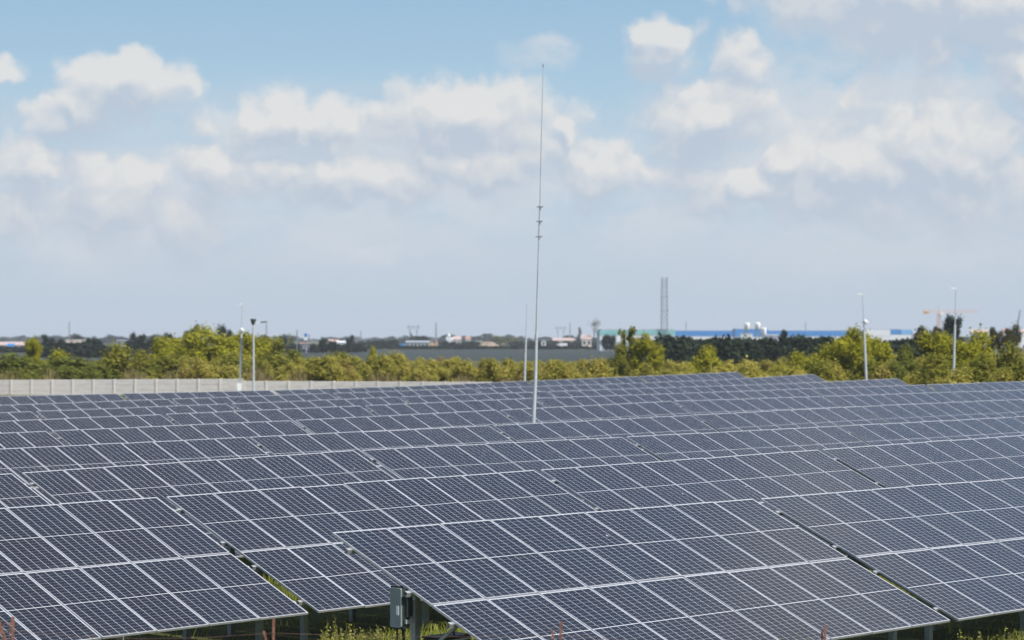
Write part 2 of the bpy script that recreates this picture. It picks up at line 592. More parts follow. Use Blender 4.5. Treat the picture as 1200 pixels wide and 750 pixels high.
for k, pts in enumerate(ROWS):
    out = []
    for x, y in pts:
        q = ray(x, y)
        t = ROW_D[k] / (q[0] * N[0] + q[1] * N[1])
        w = q * t
        out.append((w[0] * U[0] + w[1] * U[1], w[2] + CAM_H))
    row_pts.append(out)
_A, _b = [], []
for k, pts in enumerate(row_pts):
    for s, z in pts:
        D = ROW_D[k]
        _A.append([1, s, D, s * D, s * s, D * D])
        _b.append(z - TOP_H)
GC = np.linalg.lstsq(np.array(_A), np.array(_b), rcond=None)[0]


def ground_z(x, y):
    x = np.asarray(x, float)
    y = np.asarray(y, float)
    s = x * U[0] + y * U[1]
    d = x * N[0] + y * N[1]
    sc = np.clip(s, 22, 175)
    dc = np.clip(d, 22, 108)
    z = GC[0] + GC[1] * sc + GC[2] * dc + GC[3] * sc * dc + GC[4] * sc ** 2 + GC[5] * dc ** 2
    z = np.clip(z, -.25, 1.4)
    off = np.hypot(s - sc, d - dc)
    f = np.clip((off - 25) / 280.0, 0, 1)
    f = 1 - f * f * (3 - 2 * f)
    return z * f


def gz(x, y):
    return float(ground_z(x, y))


def ground_mat():
    m, T, b = mat('grassy_ground')
    g = T.add('ShaderNodeNewGeometry')
    p = g.outputs['Position']
    n1 = T.noise(p, .05, 5.0, .6).outputs[0]
    n2 = T.noise(p, .7, 6.0, .65).outputs[0]
    n3 = T.noise(p, 9.0, 5.0, .7).outputs[0]
    c = T.mix(T.step(n2, .35, .65), (.055, .062, .018), (.095, .095, .032))
    c = T.mix(T.step(n1, .48, .68), c, (.17, .14, .065))
    c = T.mix(T.step(n3, .5, .8, 0, .6), c, (.045, .045, .018))
    T.put(b.inputs['Base Color'], c)
    b.inputs['Roughness'].default_value = .95
    b.inputs['Specular IOR Level'].default_value = .1
    bp = T.add('ShaderNodeBump')
    bp.inputs['Strength'].default_value = .6
    bp.inputs['Distance'].default_value = .12
    T.l.new(n3, bp.inputs['Height'])
    T.l.new(bp.outputs[0], b.inputs['Normal'])
    return m


def axis(far, fine, n):
    t = np.linspace(-1, 1, n)
    k = 6.2
    a = np.sinh(k * t) / math.sinh(k) * far
    return a + fine * t * 0


def make_ground():
    xs = axis(9500, 0, 241)
    ys = axis(9500, 0, 241)
    ys = np.sort(np.concatenate([ys, np.linspace(30, 260, 60)]))
    xs = np.sort(np.concatenate([xs, np.linspace(-60, 70, 50)]))
    X, Y = np.meshgrid(xs, ys, indexing='ij')
    Z = ground_z(X, Y)
    nx, ny = X.shape
    me = bpy.data.meshes.new('ground')
    idx = np.arange(nx * ny).reshape(nx, ny)
    f = np.stack([idx[:-1, :-1], idx[1:, :-1], idx[1:, 1:], idx[:-1, 1:]], -1).reshape(-1, 4)
    me.vertices.add(nx * ny)
    me.vertices.foreach_set('co', np.stack([X, Y, Z], -1).astype(np.float32).ravel())
    me.loops.add(f.size)
    me.loops.foreach_set('vertex_index', f.astype(np.int32).ravel())
    me.polygons.add(len(f))
    me.polygons.foreach_set('loop_start', np.arange(0, f.size, 4, dtype=np.int32))
    me.polygons.foreach_set('use_smooth', [True] * len(f))
    me.materials.append(ground_mat())
    me.update(calc_edges=True)
    tag(obj('ground', me), kind='structure')


make_ground()


def sheet(name, pts, z, m):
    """a flat patch of land"""
    me = bpy.data.meshes.new(name)
    me.from_pydata([(x, y, z) for x, y in pts], [], [tuple(range(len(pts)))])
    me.materials.append(m)
    return tag(obj(name, me), kind='structure')


def px_x(x, d):
    return (x - 600.0) / FOC * d


def far_field_mat(name, a, b_, scale):
    m, T, b = mat(name)
    g = T.add('ShaderNodeNewGeometry')
    n = T.noise(T.vmath('MULTIPLY', g.outputs['Position'], (1, .25, 1)), scale, 4.0, .6).outputs[0]
    T.put(b.inputs['Base Color'], T.mix(T.step(n, .3, .7), a, b_))
    b.inputs['Roughness'].default_value = .9
    return m


# flat blue-green crop beyond the scrub, a straw-coloured bank above it
sheet('crop_field', [(px_x(-60, 640), 640), (px_x(760, 640), 640), (px_x(760, 1290), 1290), (px_x(-60, 1290), 1290)], .06,
      far_field_mat('blue_green_crop', (.011, .021, .018), (.019, .030, .024), .02))
sheet('straw_bank', [(px_x(-60, 1400), 1400), (px_x(790, 1400), 1400), (px_x(790, 1450), 1450), (px_x(-60, 1450), 1450)], .10,
      far_field_mat('straw_field', (.16, .15, .07), (.20, .18, .09), .01))


# ------------------------------------------------------------------ solar tables
def panel_meshes():
    w, h, t, lip = PW / 2, PH / 2, PT, .011
    g = MB()
    g._add([(-w + lip, -h + lip, -.002), (w - lip, -h + lip, -.002), (w - lip, h - lip, -.002), (-w + lip, h - lip, -.002)], [(0, 1, 2, 3)], 0)
    g._add([(-w + lip, -h + lip, -.008), (w - lip, -h + lip, -.008), (w - lip, h - lip, -.008), (-w + lip, h - lip, -.008)], [(3, 2, 1, 0)], 1)
    fr = MB()

    def frame(mb, mi):
        mb.box(-w, w, h - lip, h, -t, .0015, mi)
        mb.box(-w, w, -h, -h + lip, -t, .0015, mi)
        mb.box(-w, -w + lip, -h + lip, h - lip, -t, .0015, mi)
        mb.box(w - lip, w, -h + lip, h - lip, -t, .0015, mi)
    frame(fr, 0)
    whole = MB()
    whole.v, whole.f, whole.mi = list(g.v), list(g.f), list(g.mi)
    frame(whole, 2)
    return (g.mesh('solar_panel', [M['glass'], M['backsheet']]), fr.mesh('panel_frame', M['frame']),
            whole.mesh('solar_panel_far', [M['glass'], M['backsheet'], M['frame']]))


ME_PANEL, ME_FRAME, ME_FARPANEL = panel_meshes()


def c_prof(w, h, t, lip):
    """lipped C section, opening to +a"""
    return [(0, 0), (w, 0), (w, lip), (w - t, lip), (w - t, t), (t, t), (t, h - t), (w - t, h - t), (w - t, h - lip), (w, h - lip), (w, h), (0, h)]


PURLIN_V = (.46, 1.80, 2.74, 4.08)
RAFT_X = (-TW / 2 + .42, -1.62, 1.62, TW / 2 - .42)
ct, st = math.cos(TILT), math.sin(TILT)


def plane_pt(v, drop=0.0):
    """local (y, z) on the table's plane, v metres down from the top edge, drop metres below the glass"""
    return 2.068 - v * ct + drop * st, TOP_H - v * st - drop * ct


def table_meshes():
    pur = MB().prism_x([(a - .03, b - .035) for a, b in c_prof(.06, .07, .004, .014)], -TW / 2 - .085, TW / 2 + .085).mesh('purlin', M['galv'])
    L = 4.1
    raf = MB().prism_y([(a - .03, b - .05) for a, b in c_prof(.06, .1, .005, .02)], -L / 2, L / 2).mesh('rafter', M['galv_post'])
    prof = [(a - .055, b - .05) for a, b in c_prof(.11, .10, .006, .022)]
    ends = []
    for v in (REAR_V, FRONT_V):
        y, z = plane_pt(v, .22)
        ends.append((y, z, MB().prism_z(prof, -.6, z).mesh('post', M['galv_post'])))
    yr, zr = plane_pt(REAR_V, .22)
    yf, zf = plane_pt(FRONT_V, .22)
    br = MB().bar((0, yr, .7), (0, (yr + yf) / 2, plane_pt((REAR_V + FRONT_V) / 2, .2)[1]), .045, .045).mesh('brace', M['galv_post'])
    return pur, raf, ends, br


REAR_V, FRONT_V = 1.45, 3.62
ME_PUR, ME_RAF, POSTS, ME_BRACE = table_meshes()


def build_table():
    """a whole table with every part; the rest are copies of it"""
    t = thing('solar_table', 'x', 'solar table')
    for r in range(2):
        y, z = plane_pt(PH / 2 + r * (PH + .02))
        for i in range(9):
            x = -TW / 2 + PW / 2 + i * PITCHX
            p = obj('solar_panel', ME_PANEL, t, (x, y, z), (TILT, 0, 0))
            obj('frame', ME_FRAME, p)
    for v in PURLIN_V:
        y, z = plane_pt(v, PT + .037)
        obj('purlin', ME_PUR, t, (0, y, z), (TILT, 0, 0))
    for x in RAFT_X:
        y, z = plane_pt(2.27, PT + .075 + .052)
        obj('rafter', ME_RAF, t, (x, y, z), (TILT, 0, 0))
        for yy, zz, me in POSTS:
            obj('post', me, t, (x + .09, yy, 0))
        obj('brace', ME_BRACE, t, (x + .0, 0, 0))
    return t


def build_far_table():
    t = thing('solar_table', 'x', 'solar table')
    for r in range(2):
        y, z = plane_pt(PH / 2 + r * (PH + .02))
        for i in range(9):
            obj('solar_panel', ME_FARPANEL, t, (-TW / 2 + PW / 2 + i * PITCHX, y, z), (TILT, 0, 0))
    for v in PURLIN_V:
        y, z = plane_pt(v, PT + .037)
        obj('purlin', ME_PUR, t, (0, y, z), (TILT, 0, 0))
    for x in RAFT_X:
        for yy, zz, me in POSTS:
            obj('post', me, t, (x + .09, yy, 0))
    return t


def copy_tree(o, parent=None):
    c = o.copy()
    COL.objects.link(c)
    c.parent = parent
    for ch in o.children:
        copy_tree(ch, c)
    return c


ORD = ['front', 'second', 'third', 'fourth', 'fifth', 'sixth', 'seventh', 'eighth', 'ninth']
NTH = ['leftmost', 'second from left', 'third from left', 'fourth from left', 'fifth from left', 'sixth from left', 'seventh from left', 'eighth from left']


def proj(x, y, z):
    a = y * math.cos(PITCH) + (z - CAM_H) * math.sin(PITCH)
    b = -y * math.sin(PITCH) + (z - CAM_H) * math.cos(PITCH)
    return 600 + FOC * x / a, 375 - FOC * b / a


def place_tables():
    near = far = None
    for k, pts in enumerate(row_pts):
        ss = [p[0] for p in pts]
        zz = [p[1] for p in pts]
        step = 10.59
        spans = []
        if k == 0:
            e = [(ss[0] - .1, zz[0])] + [(ss[1], zz[1]), (ss[1] + step, zz[1] + .02), (ss[1] + 2 * step, zz[1] + .05)]
        else:
            e = list(zip(ss, zz))
            sl_ = (zz[1] - zz[0]) / (ss[1] - ss[0])
            while proj(*(np.array([*(U * e[0][0] + N * ROW_D[k]), e[0][1]])))[0] > -30:
                e.insert(0, (e[0][0] - step, e[0][1] - step * sl_))
            if k >= 6:
                e[-1] = (e[-1][0] + .1, e[-1][1])
            else:
                sl_ = (zz[-1] - zz[-2]) / (ss[-1] - ss[-2])
                for _ in range(2):
                    e.append((e[-1][0] + step, e[-1][1] + step * sl_))
        for j in range(len(e) - 1):
            (s0, z0), (s1, z1) = e[j], e[j + 1]
            sm, zm = (s0 + s1) / 2, (z0 + z1) / 2
            spans.append((sm, zm, math.atan2(z1 - z0, s1 - s0)))
        for j, (sm, zm, phi) in enumerate(spans):
            full = k < 4
            if full:
                o = near if near is None else copy_tree(near)
                if near is None:
                    o = near = build_table()
            else:
                o = build_far_table() if far is None else copy_tree(far)
                far = far or o
            for ch in o.children:
                if ch.name.startswith('solar_panel'):      # no two modules are clamped quite alike
                    ch.rotation_euler = (TILT + random.gauss(0, .0028), random.gauss(0, .0022), random.gauss(0, .0007))
                    ch.location.z += random.uniform(-.003, .003)
            c = U * sm + N * (ROW_D[k] - 2.068)
            o.location = (c[0], c[1], zm - TOP_H)
            o.rotation_euler = (0, -phi, YAW)
            row = ORD[k] + ' row' if k else 'front row'
            lab = f'tilted table of eighteen solar panels, {NTH[j] if j < len(NTH) else "farthest right"} in the {row}' + (' from the front' if k else '')
            if k == 0 and j == 0:
                lab = 'nearest solar table, with the grey inverter under its free left end'
            elif k == 0 and j == 1:
                lab = 'solar table in the front row, just right of the nearest one across a grassy gap'
            elif k == 8 and j == len(spans) - 1:
                lab = 'last solar table at the right end of the farthest row, before the scrub'
            elif k in (6, 7) and j == len(spans) - 1:
                lab = f'solar table at the free right end of the {ORD[k]} row from the front'
            o['label'] = lab
            o['group'] = 'solar tables in rows'


place_tables()


# ------------------------------------------------------------------ inverter and cable gear at the free end of the nearest table
def on_table(s_off, D_off):
    """ground point: metres along the front row from its free end, metres behind its top edge"""
    p = U * (row_pts[0][0][0] + s_off) + N * (ROW_D[0] + D_off)
    return p[0], p[1]


def make_inverter():
    p = at(470.5, 711.5, 37.2)
    t = thing('inverter', 'grey-green inverter box on the end post of the nearest solar table', 'inverter', (p[0], p[1], p[2]), YAW)
    w, d, h = .075, .115, .295
    b = MB()
    b.prism_z([(-w + .03, -d), (w - .03, -d), (w, -d + .03), (w, d - .03), (w - .03, d), (-w + .03, d), (-w, d - .03), (-w, -d + .03)], -h, h)
    part('housing', b, M['inverter_dark'], t)
    g = MB()
    g.prism_z([(-w - .020, -d - .004), (-w - .002, -d - .004), (-w - .002, d + .012), (-w - .020, d + .012)], -h - .014, h + .016)
    part('gasket', g, M['black'], t)
    c = MB()
    c.prism_x([(-d + .022, -h + .01), (d - .022, -h + .01), (d - .006, -h + .03), (d - .006, h - .03), (d - .022, h - .01), (-d + .022, h - .01), (-d + .006, h - .03), (-d + .006, -h + .03)], -w - .05, -w - .020)
    part('cover', c, M['inverter'], t)
    f = MB()
    for k in range(4):
        x = -.048 + k * .032
        f.box(x - .005, x + .005, -d - .06, -d + .002, -.13, .25)
    part('heat_sink', f, M['inverter_dark'], t)
    hb = MB()
    hb.box(-.06, .14, -d - .035, -d - .003, -.23, -.17)
    hb.box(.085, .115, -d - .05, -d - .003, -.17, .1)
    part('bracket', hb, M['galv'], t)
    lab = MB()
    lab.box(-w - .056, -w - .0505, -.07, -.02, -.10, .03)
    part('rating_plate', lab, M['white_plastic'], t)
    for x, y in ((-.045, .05), (.0, -.05), (.045, .02)):
        q = MB().tube([(x, y, -h + .005), (x, y, -h - .05)], .018, 10)
        gl = part('cable_gland', q, M['black'], t, True)
        cb = MB().tube([(x, y, -h - .05), (x + .01, y, -h - .2), (x + .06, y + .03, -h - .45), (x + .1, y + .05, -h - .9), (x + .1, y + .05, -h - 1.2)], .013, 8)
        part('cable', cb, M['black'], t, True)


def make_junction_box():
    p = at(524, 752, 37.9)
    t = thing('cable_box', 'low dark box under the nearest solar table, right of the inverter post', 'cable box', (p[0], p[1], gz(p[0], p[1])), YAW)
    zt = at(524, 744, 37.9)[2] - gz(p[0], p[1])
    b = MB().box(-.34, .34, -.16, .16, zt - .42, zt - .03, 0, .02)
    part('housing', b, M['inverter_dark'], t)
    part('lid', MB().box(-.36, .36, -.18, .18, zt - .028, zt, 0, .01), M['black'], t)
    for x in (-.27, .27):
        part('leg', MB().box(x - .02, x + .02, -.02, .02, -.3, zt - .421), M['galv_post'], t)
    part('cable', MB().tube([(.1, -.05, zt), (.08, -.03, zt + .16), (.0, .05, zt + .3), (.02, .3, zt + .40)], .014, 8), M['black'], t, True)


make_inverter()
make_junction_box()


# ------------------------------------------------------------------ lightning mast among the rows
def make_mast():
    base = at(625.3, 493, 93.1)
    g = gz(base[0], base[1])

    def P(x, y):
        q = at(x, y, 93.1)
        return Vector((q[0] - base[0], q[1] - base[1], q[2] - g))
    t = thing('lightning_mast', 'tall slender grey mast rising between the panel rows near the centre', 'mast', (base[0], base[1], g))
    foot = P(624.4, 545)
    foot.z = 0
    part('lower_tube', MB().tube([foot, P(625.3, 493), P(627.6, 440), P(628.6, 394)], [.076, .071, .062, .054], 14), M['pole'], t, True)
    part('base_plate', MB().box(foot.x - .2, foot.x + .2, foot.y - .2, foot.y + .2, -.05, .03), M['galv_post'], t)
    part('collar', MB().tube([P(628.6, 397), P(628.7, 392)], .064, 14), M['pole'], t, True)
    part('upper_tube', MB().tube([P(628.65, 394), P(630.4, 330), P(631.6, 277)], [.042, .036, .026], 12), M['rod'], t, True)
    part('middle_tube', MB().tube([P(631.6, 278), P(632.9, 242)], .034, 12), M['rod'], t, True)
    part('rod', MB().tube([P(632.9, 243), P(634.6, 160), P(636.6, 78)], [.024, .02, .013], 10), M['rod'], t, True)
    for x, y in ((632.9, 242.5), (632.3, 259.5), (631.7, 277.5)):
        c = P(x, y)
        m = MB().box(c.x - .085, c.x + .085, c.y - .05, c.y - .035, c.z - .02, c.z + .025)
        m.tube([c + Vector((.04, -.06, -.035)), c + Vector((.11, -.06, .03))], .018, 8)
        m.tube([c + Vector((-.12, -.05, .0)), c + Vector((-.06, -.05, .0))], .024, 8)
        part('clamp', m, M['far_steel'], t)
    c = P(636.6, 78)
    part('tip', MB().tube([c, c + Vector((.002, 0, .1))], [.03, .012], 8), M['far_steel'], t, True)


make_mast()


def make_pole(name, label, cat, d, xb, yb, ystep, xt, yt, r0, r1, head=0, flood=None, group='lamp poles round the solar field', box=False):
    b = at(xb, yb, d)
    g = gz(b[0], b[1])

    def P(x, y):
        q = at(x, y, d)
        return Vector((q[0] - b[0], q[1] - b[1], q[2] - g))
    t = thing(name, label, cat, (b[0], b[1], g), 0, group)
    f = lambda y: xb + (xt - xb) * (yb - y) / (yb - yt)
    foot = P(f(yb + 20), yb + 20)
    foot.z = -.1
    part('lower_tube', MB().tube([foot, P(f(yb), yb), P(f(ystep), ystep)], [r0 * .95, r0 * .88, r0 * .75], 12), M['pole'], t, True)
    top = P(xt, yt)
    part('upper_tube', MB().tube([P(f(ystep), ystep + .5), P((f(ystep) + xt) / 2, (ystep + yt) / 2), top], [r1, r1 * .9, r1 * .75], 10), M['rod'], t, True)
    if head:
        h = MB()
        s = head
        a = top + Vector((0, 0, .02))
        h.tube([a, a + Vector((s * .12, 0, .05))], .022, 8)
        # flat luminaire with a rounded nose
        y0, z0 = a.y, a.z + .03
        pr = [(a.x + s * .05, z0), (a.x + s * .44, z0 + .03), (a.x + s * .5, z0 + .06), (a.x + s * .42, z0 + .10), (a.x + s * .1, z0 + .11), (a.x + s * .04, z0 + .07)]
        if s < 0:
            pr = pr[::-1]
        h.prism_y(pr, y0 - .11, y0 + .11)
        part('lamp_head', h, M['white_plastic'], t)
    if flood:
        c = P(*flood)
        m = MB()
        m.tube([c + Vector((-.02, -.05, -.12)), c + Vector((0, -.1, 0)), c + Vector((.02, -.14, .12))], [.13, .17, .09], 12)
        m.box(c.x - .24, c.x + .24, c.y - .09, c.y - .03, c.z - .06, c.z + .02)
        part('floodlight', m, M['white_plastic'], t, True)
    if box:
        m = MB().box(foot.x - .17, foot.x + .17, -.18, -.03, P(xb, 458)[2], P(xb, 449)[2])
        part('switch_box', m, M['white_plastic'], t)
    return t, P


make_pole('lamp_pole', 'thin pole with a white floodlight halfway up, in front of the concrete wall', 'lamp pole', 205, 281.2, 456, 386, 283.8, 358, .105, .034, -.5, (283.4, 386.5), box=True)
make_pole('lamp_pole', 'thin two-stage pole just left of the tall central mast', 'lamp pole', 165, 614.8, 446, 393, 617.6, 356, .085, .028)
make_pole('lamp_pole', 'lamp pole with a small white camera, before the round green tree at right', 'lamp pole', 172, 1015.2, 446, 392, 1010.8, 346.5, .105, .034, -.8, (1013.8, 377))
make_pole('lamp_pole', 'bare lamp pole with a white head, before the big bushes at far right', 'lamp pole', 160, 1117.2, 449, 380, 1120.2, 340, .095, .034, -.7)


def make_cup_lamp():
    d = 204
    b = at(297.2, 456, d)
    g = gz(b[0], b[1])
    t = thing('street_lamp', 'street lamp with a dark cup-shaped head and a side arm, before the wall', 'street lamp', (b[0], b[1], g), 0, 'lamp poles round the solar field')
    P = lambda x, y: Vector((px_x(x, d) - b[0], 0, at(x, y, d)[2] - g))
    part('pole', MB().tube([(0, 0, -.1), P(297, 380)], [.095, .072], 12), M['pole'], t, True)
    c = P(296.8, 380)
    part('lamp_head', MB().tube([c + Vector((0, 0, -.05)), c + Vector((0, 0, .08)), c + Vector((0, 0, .36)), c + Vector((0, 0, .44))], [.09, .15, .24, .2], 14), M['dark_lens'], t, True)
    a = P(297.5, 379.5)
    e = P(307, 378)
    part('arm', MB().tube([a, (a + e) / 2 + Vector((0, 0, .02)), e], [.04, .035, .03], 8), M['white_plastic'], t, True)
    m = MB().prism_y([(e.x - .1, e.z - .04), (e.x + .4, e.z + .02), (e.x + .42, e.z + .10), (e.x - .08, e.z + .08)], -.12, .12)
    part('luminaire', m, M['dark_lens'], t)


make_cup_lamp()


# ------------------------------------------------------------------ precast concrete wall behind the field
def concrete_mat():
    m, T, b = mat('precast_concrete')
    tc = T.add('ShaderNodeTexCoord')
    g = T.add('ShaderNodeNewGeometry')
    n = T.noise(T.vmath('MULTIPLY', g.outputs['Position'], (1, 1, 3.5)), 1.2, 6.0, .65).outputs[0]
    n2 = T.noise(g.outputs['Position'], .35, 3.0, .5).outputs[0]
    n3 = T.noise(T.vmath('MULTIPLY', g.outputs['Position'], (1.2, 1.2, 5)), 6.0, 4.0, .7).outputs[0]
    c = T.mix(T.step(n, .3, .7), (.60, .56, .52), (.73, .685, .635))
    c = T.mix(T.step(n2, .4, .7, 0, .5), c, (.65, .61, .57))
    c = T.mix(T.step(n3, .55, .8, 0, .5), c, (.27, .25, .22))
    T.put(b.inputs['Base Color'], c)
    b.inputs['Roughness'].default_value = .9
    bp = T.add('ShaderNodeBump')
    bp.inputs['Strength'].default_value = .5
    bp.inputs['Distance'].default_value = .03
    T.l.new(n3, bp.inputs['Height'])
    T.l.new(bp.outputs[0], b.inputs['Normal'])
    return m


def make_wall(label, x_a, x_b, tops, group):
    """tops: (photo x, photo y, distance) along its top edge"""
    xs = np.array([t[0] for t in tops], float)
    P3 = np.array([at(*t) for t in tops])
    mt = concrete_mat() if 'conc' not in M else M['conc']
    M['conc'] = mt

    def W_(x):
        return np.array([np.interp(x, xs, P3[:, i]) for i in range(3)])
    a, b = W_(x_a), W_(x_b)
    n = int(round(np.hypot(*(b - a)[:2]) / 2.03))
    t = thing('concrete_wall', label, 'wall', (a[0], a[1], a[2] - 2.0), 0, group)
    pts = [W_(x_a + (x_b - x_a) * i / n) - np.array([a[0], a[1], a[2] - 2.0]) for i in range(n + 1)]
    for i, p in enumerate(pts):
        q = pts[min(i + 1, n)] - pts[max(i - 1, 0)]
        ang = math.atan2(q[1], q[0])
        m = MB().box(-.075, .075, -.085, .075, -2.4, .03)
        part('post', m, mt, t, loc=(p[0], p[1], p[2]), rot=(0, 0, ang))
        if i < n:
            q = pts[i + 1] - p
            L = float(np.hypot(q[0], q[1]))
            m = MB()
            for k in range(4):
                zz = -.5 * (k + 1)
                sh = float(RNG.uniform(-.006, .006))
                m.prism_x([(-.025 + sh, zz + .006), (-.035 + sh, zz + .03), (-.035 + sh, zz + .47), (-.025 + sh, zz + .494), (.03, zz + .494), (.03, zz + .006)], .077, L - .077)
            part('infill_slabs', m, mt, t, loc=(p[0], p[1], p[2]), rot=(0, -math.atan2(q[2], L), math.atan2(q[1], q[0])))


make_wall('pale precast concrete wall of horizontal slabs, taller stretch at left behind the panels', -60, 283, [(-60, 445.6, 231), (0, 445.2, 229), (283, 444.0, 222.5)], 'precast concrete wall')
make_wall('lower stretch of the concrete wall, right of the street lamps', 286, 575, [(286, 446.4, 222), (400, 446.9, 219.5), (575, 447.5, 215)], 'precast concrete wall')


# ------------------------------------------------------------------ rusty wire fence in the foreground
def make_fence():
    d = 28.0
    tops = [(-320, 724), (14, 726), (319.5, 729), (656, 732), (965.5, 737), (1290, 741)]
    pz = [at(x, y, d) for x, y in tops]
    t = thing('wire_fence', 'out-of-focus rusty wire fence with forked posts crossing the foreground', 'fence', (pz[0][0], d, gz(pz[0][0], d)))
    o = Vector(t.location)
    V = [Vector(p) - o for p in pz]
    for i, p in enumerate(V):
        m = MB().bar((p.x - .03, 0, -.3), (p.x + .012, 0, p.z + .03), .026, .026)
        if i in (1, 2, 3):
            s = (.15, .10, .085)[i - 1]
            m.bar((p.x - .045, .02, p.z - .30), (p.x - s, .02, p.z - (.03, .10, .055)[i - 1]), .022, .022)
        elif i == 4:
            m.bar((p.x - .012, .02, p.z - .4), (p.x - .02, .02, p.z - .03), .02, .02)
        part('post', m, M['rust'], t)
    for k in range(7):
        pts = []
        for i in range(len(V) - 1):
            for f in (0, .25, .5, .75):
                q = V[i].lerp(V[i + 1], f)
                sag = -.05 * math.sin(math.pi * f) * (1 + .6 * math.sin(i * 2.1 + k))
                pts.append((q.x, -.015, q.z - .12 - .105 * k + sag))
        part('wire', MB().tube(pts, .0025, 5), M['wire'], t)


make_fence()


# ------------------------------------------------------------------ plants: unit-size crowns made of many small leaves
def clump_points(clumps, n, rng):
    """leaf centres in the outer part of several ball-shaped clumps; returns centres and outward directions"""
    w = np.array([c[3] ** 2 for c in clumps])
    pick = rng.choice(len(clumps), n, p=w / w.sum())
    c = np.array([k[:3] for k in clumps])[pick]
    r = np.array([k[3] for k in clumps])[pick]
    d = rng.normal(size=(n, 3))
    d /= np.linalg.norm(d, axis=1)[:, None]
    rad = r * (rng.random(n) ** .33) * (1 + .16 * rng.normal(size=n))
    p = c + d * rad[:, None]
    return p, d


def crown(kind, seed, n, leaf):
    rng = np.random.default_rng(seed)
    cl = []
    if kind == 'bush':
        for _ in range(17):
            a = rng.uniform(0, 2 * math.pi)
            q = rng.uniform(0, .36)
            z = rng.uniform(.12, .74) * (1 - .55 * (q / .5) ** 2)
            cl.append((math.cos(a) * q, math.sin(a) * q, z, rng.uniform(.09, .2)))
        cl.append((rng.uniform(-.1, .1), 0, .8, .15))
    elif kind == 'tree':
        for _ in range(24):
            a = rng.uniform(0, 2 * math.pi)
            z = rng.uniform(.16, .9)
            q = rng.uniform(.05, .40) * math.sin(math.pi * min(1, (z * .82 + .16))) ** .7
            cl.append((math.cos(a) * q, math.sin(a) * q, z, rng.uniform(.07, .155)))
    elif kind == 'round':
        for _ in range(26):
            a = rng.uniform(0, 2 * math.pi)
            z = rng.uniform(.2, .88)
            q = math.sqrt(rng.uniform(.02, 1)) * .36 * math.sqrt(max(.05, 1 - ((z - .52) / .44) ** 2))
            cl.append((math.cos(a) * q, math.sin(a) * q, z, rng.uniform(.09, .15)))
    elif kind == 'column':
        for _ in range(22):
            z = rng.uniform(.1, .93)
            q = rng.uniform(0, .3) * (1 - z * .62)
            a = rng.uniform(0, 2 * math.pi)
            cl.append((math.cos(a) * q, math.sin(a) * q, z, rng.uniform(.06, .15) * (1.15 - .6 * z)))
    p, d = clump_points(cl, n, rng)
    # twigs that stick out of the outline
    k = int(n * .10)
    j = rng.integers(0, n - k, k)
    p[-k:] = p[j] + d[j] * rng.uniform(.01, .07, k)[:, None] + np.array([0, 0, .02])
    p[:, 2] = np.abs(p[:, 2])
    s = leaf * rng.uniform(.55, 1.5, n)
    nrm = rng.normal(size=(n, 3)) * .5 + d * .9
    nrm[:, 2] += .55
    nrm /= np.linalg.norm(nrm, axis=1)[:, None]
    t = rng.normal(size=(n, 3))
    t -= nrm * (t * nrm).sum(1)[:, None]
    t /= np.linalg.norm(t, axis=1)[:, None]
    b = np.cross(nrm, t)
    s = (s / 2)[:, None]
    return np.stack([p - t * s * 1.3, p + b * s * .8, p + t * s * 1.3, p - b * s * .8], 1), [c for c in cl]


PROTO = {}
for i in range(5):
    PROTO['bush', i] = crown('bush', 20 + i, 6000, .034)
for i in range(3):
    PROTO['tree', i] = crown('tree', 40 + i, 12000, .026)
    PROTO['round', i] = crown('round', 60 + i, 5000, .042)
    PROTO['column', i] = crown('column', 80 + i, 2400, .042)
TRUNK = {}
LEAFME = {}


def crown_mesh(kind, i, m):
    k = (kind, i, m)
    if k not in LEAFME:
        LEAFME[k] = raw_quads(kind + '_crown', PROTO[kind, i][0].reshape(-1, 3), M[m])
    return LEAFME[k]


def trunk_mesh(kind, i):
    if (kind, i) not in TRUNK:
        cl = PROTO[kind, i][1]
        m = MB()
        rng = random.Random(i)
        if kind == 'bush':
            for c in cl[:9]:
                m.tube([(c[0] * .15, c[1] * .15, 0), (c[0] * .55, c[1] * .55, c[2] * .5), c[:3]], [.016, .011, .004], 6)
        else:
            m.tube([(0, 0, 0), (.01, .005, .3), (0, 0, .62), (.01, 0, .88)], [.032, .024, .013, .004], 7)
            for c in cl[:14]:
                z0 = max(.12, c[2] - rng.uniform(.1, .25))
                m.tube([(0, 0, z0), (c[0] * .55, c[1] * .55, (z0 + c[2]) / 2 + .02), c[:3]], [.012, .008, .003], 5)
        TRUNK[kind, i] = m.mesh('trunk', M['bark'])
    return TRUNK[kind, i]


def plant(name, label, cat, xc, ytop, wpx, d, kind, i, m, group=None, deep=1.0, lift=0.0):
    x = px_x(xc, d)
    g = gz(x, d) - .05
    h = at(xc, ytop, d)[2] - g
    w = wpx / FOC * d
    t = thing(name, label, cat, (x, d, g), random.uniform(0, 6.28), group)
    # crowns are about .92 high and .9 wide for a unit plant
    sx = w / (.80 if kind != 'column' else .55)
    ch = min(h, w * (1.9 if d > 400 else 1.35)) if kind in ('tree', 'round') else h
    # a tall thin tree carries its crown on a bare trunk
    obj('crown', crown_mesh(kind, i, m), t, (0, 0, h - ch), scale=(sx, sx * deep, ch / .97))
    if h > ch * 1.02:
        obj('trunk', MB().tube([(0, 0, -.1), (.02 * h, 0, h * .5), (0, 0, h - ch * .35)], [h * .022, h * .016, h * .007], 7).mesh('trunk', M['bark']), t)
    else:
        obj('trunk', trunk_mesh(kind, i), t, scale=(sx, sx * deep, h / .97))
    return t


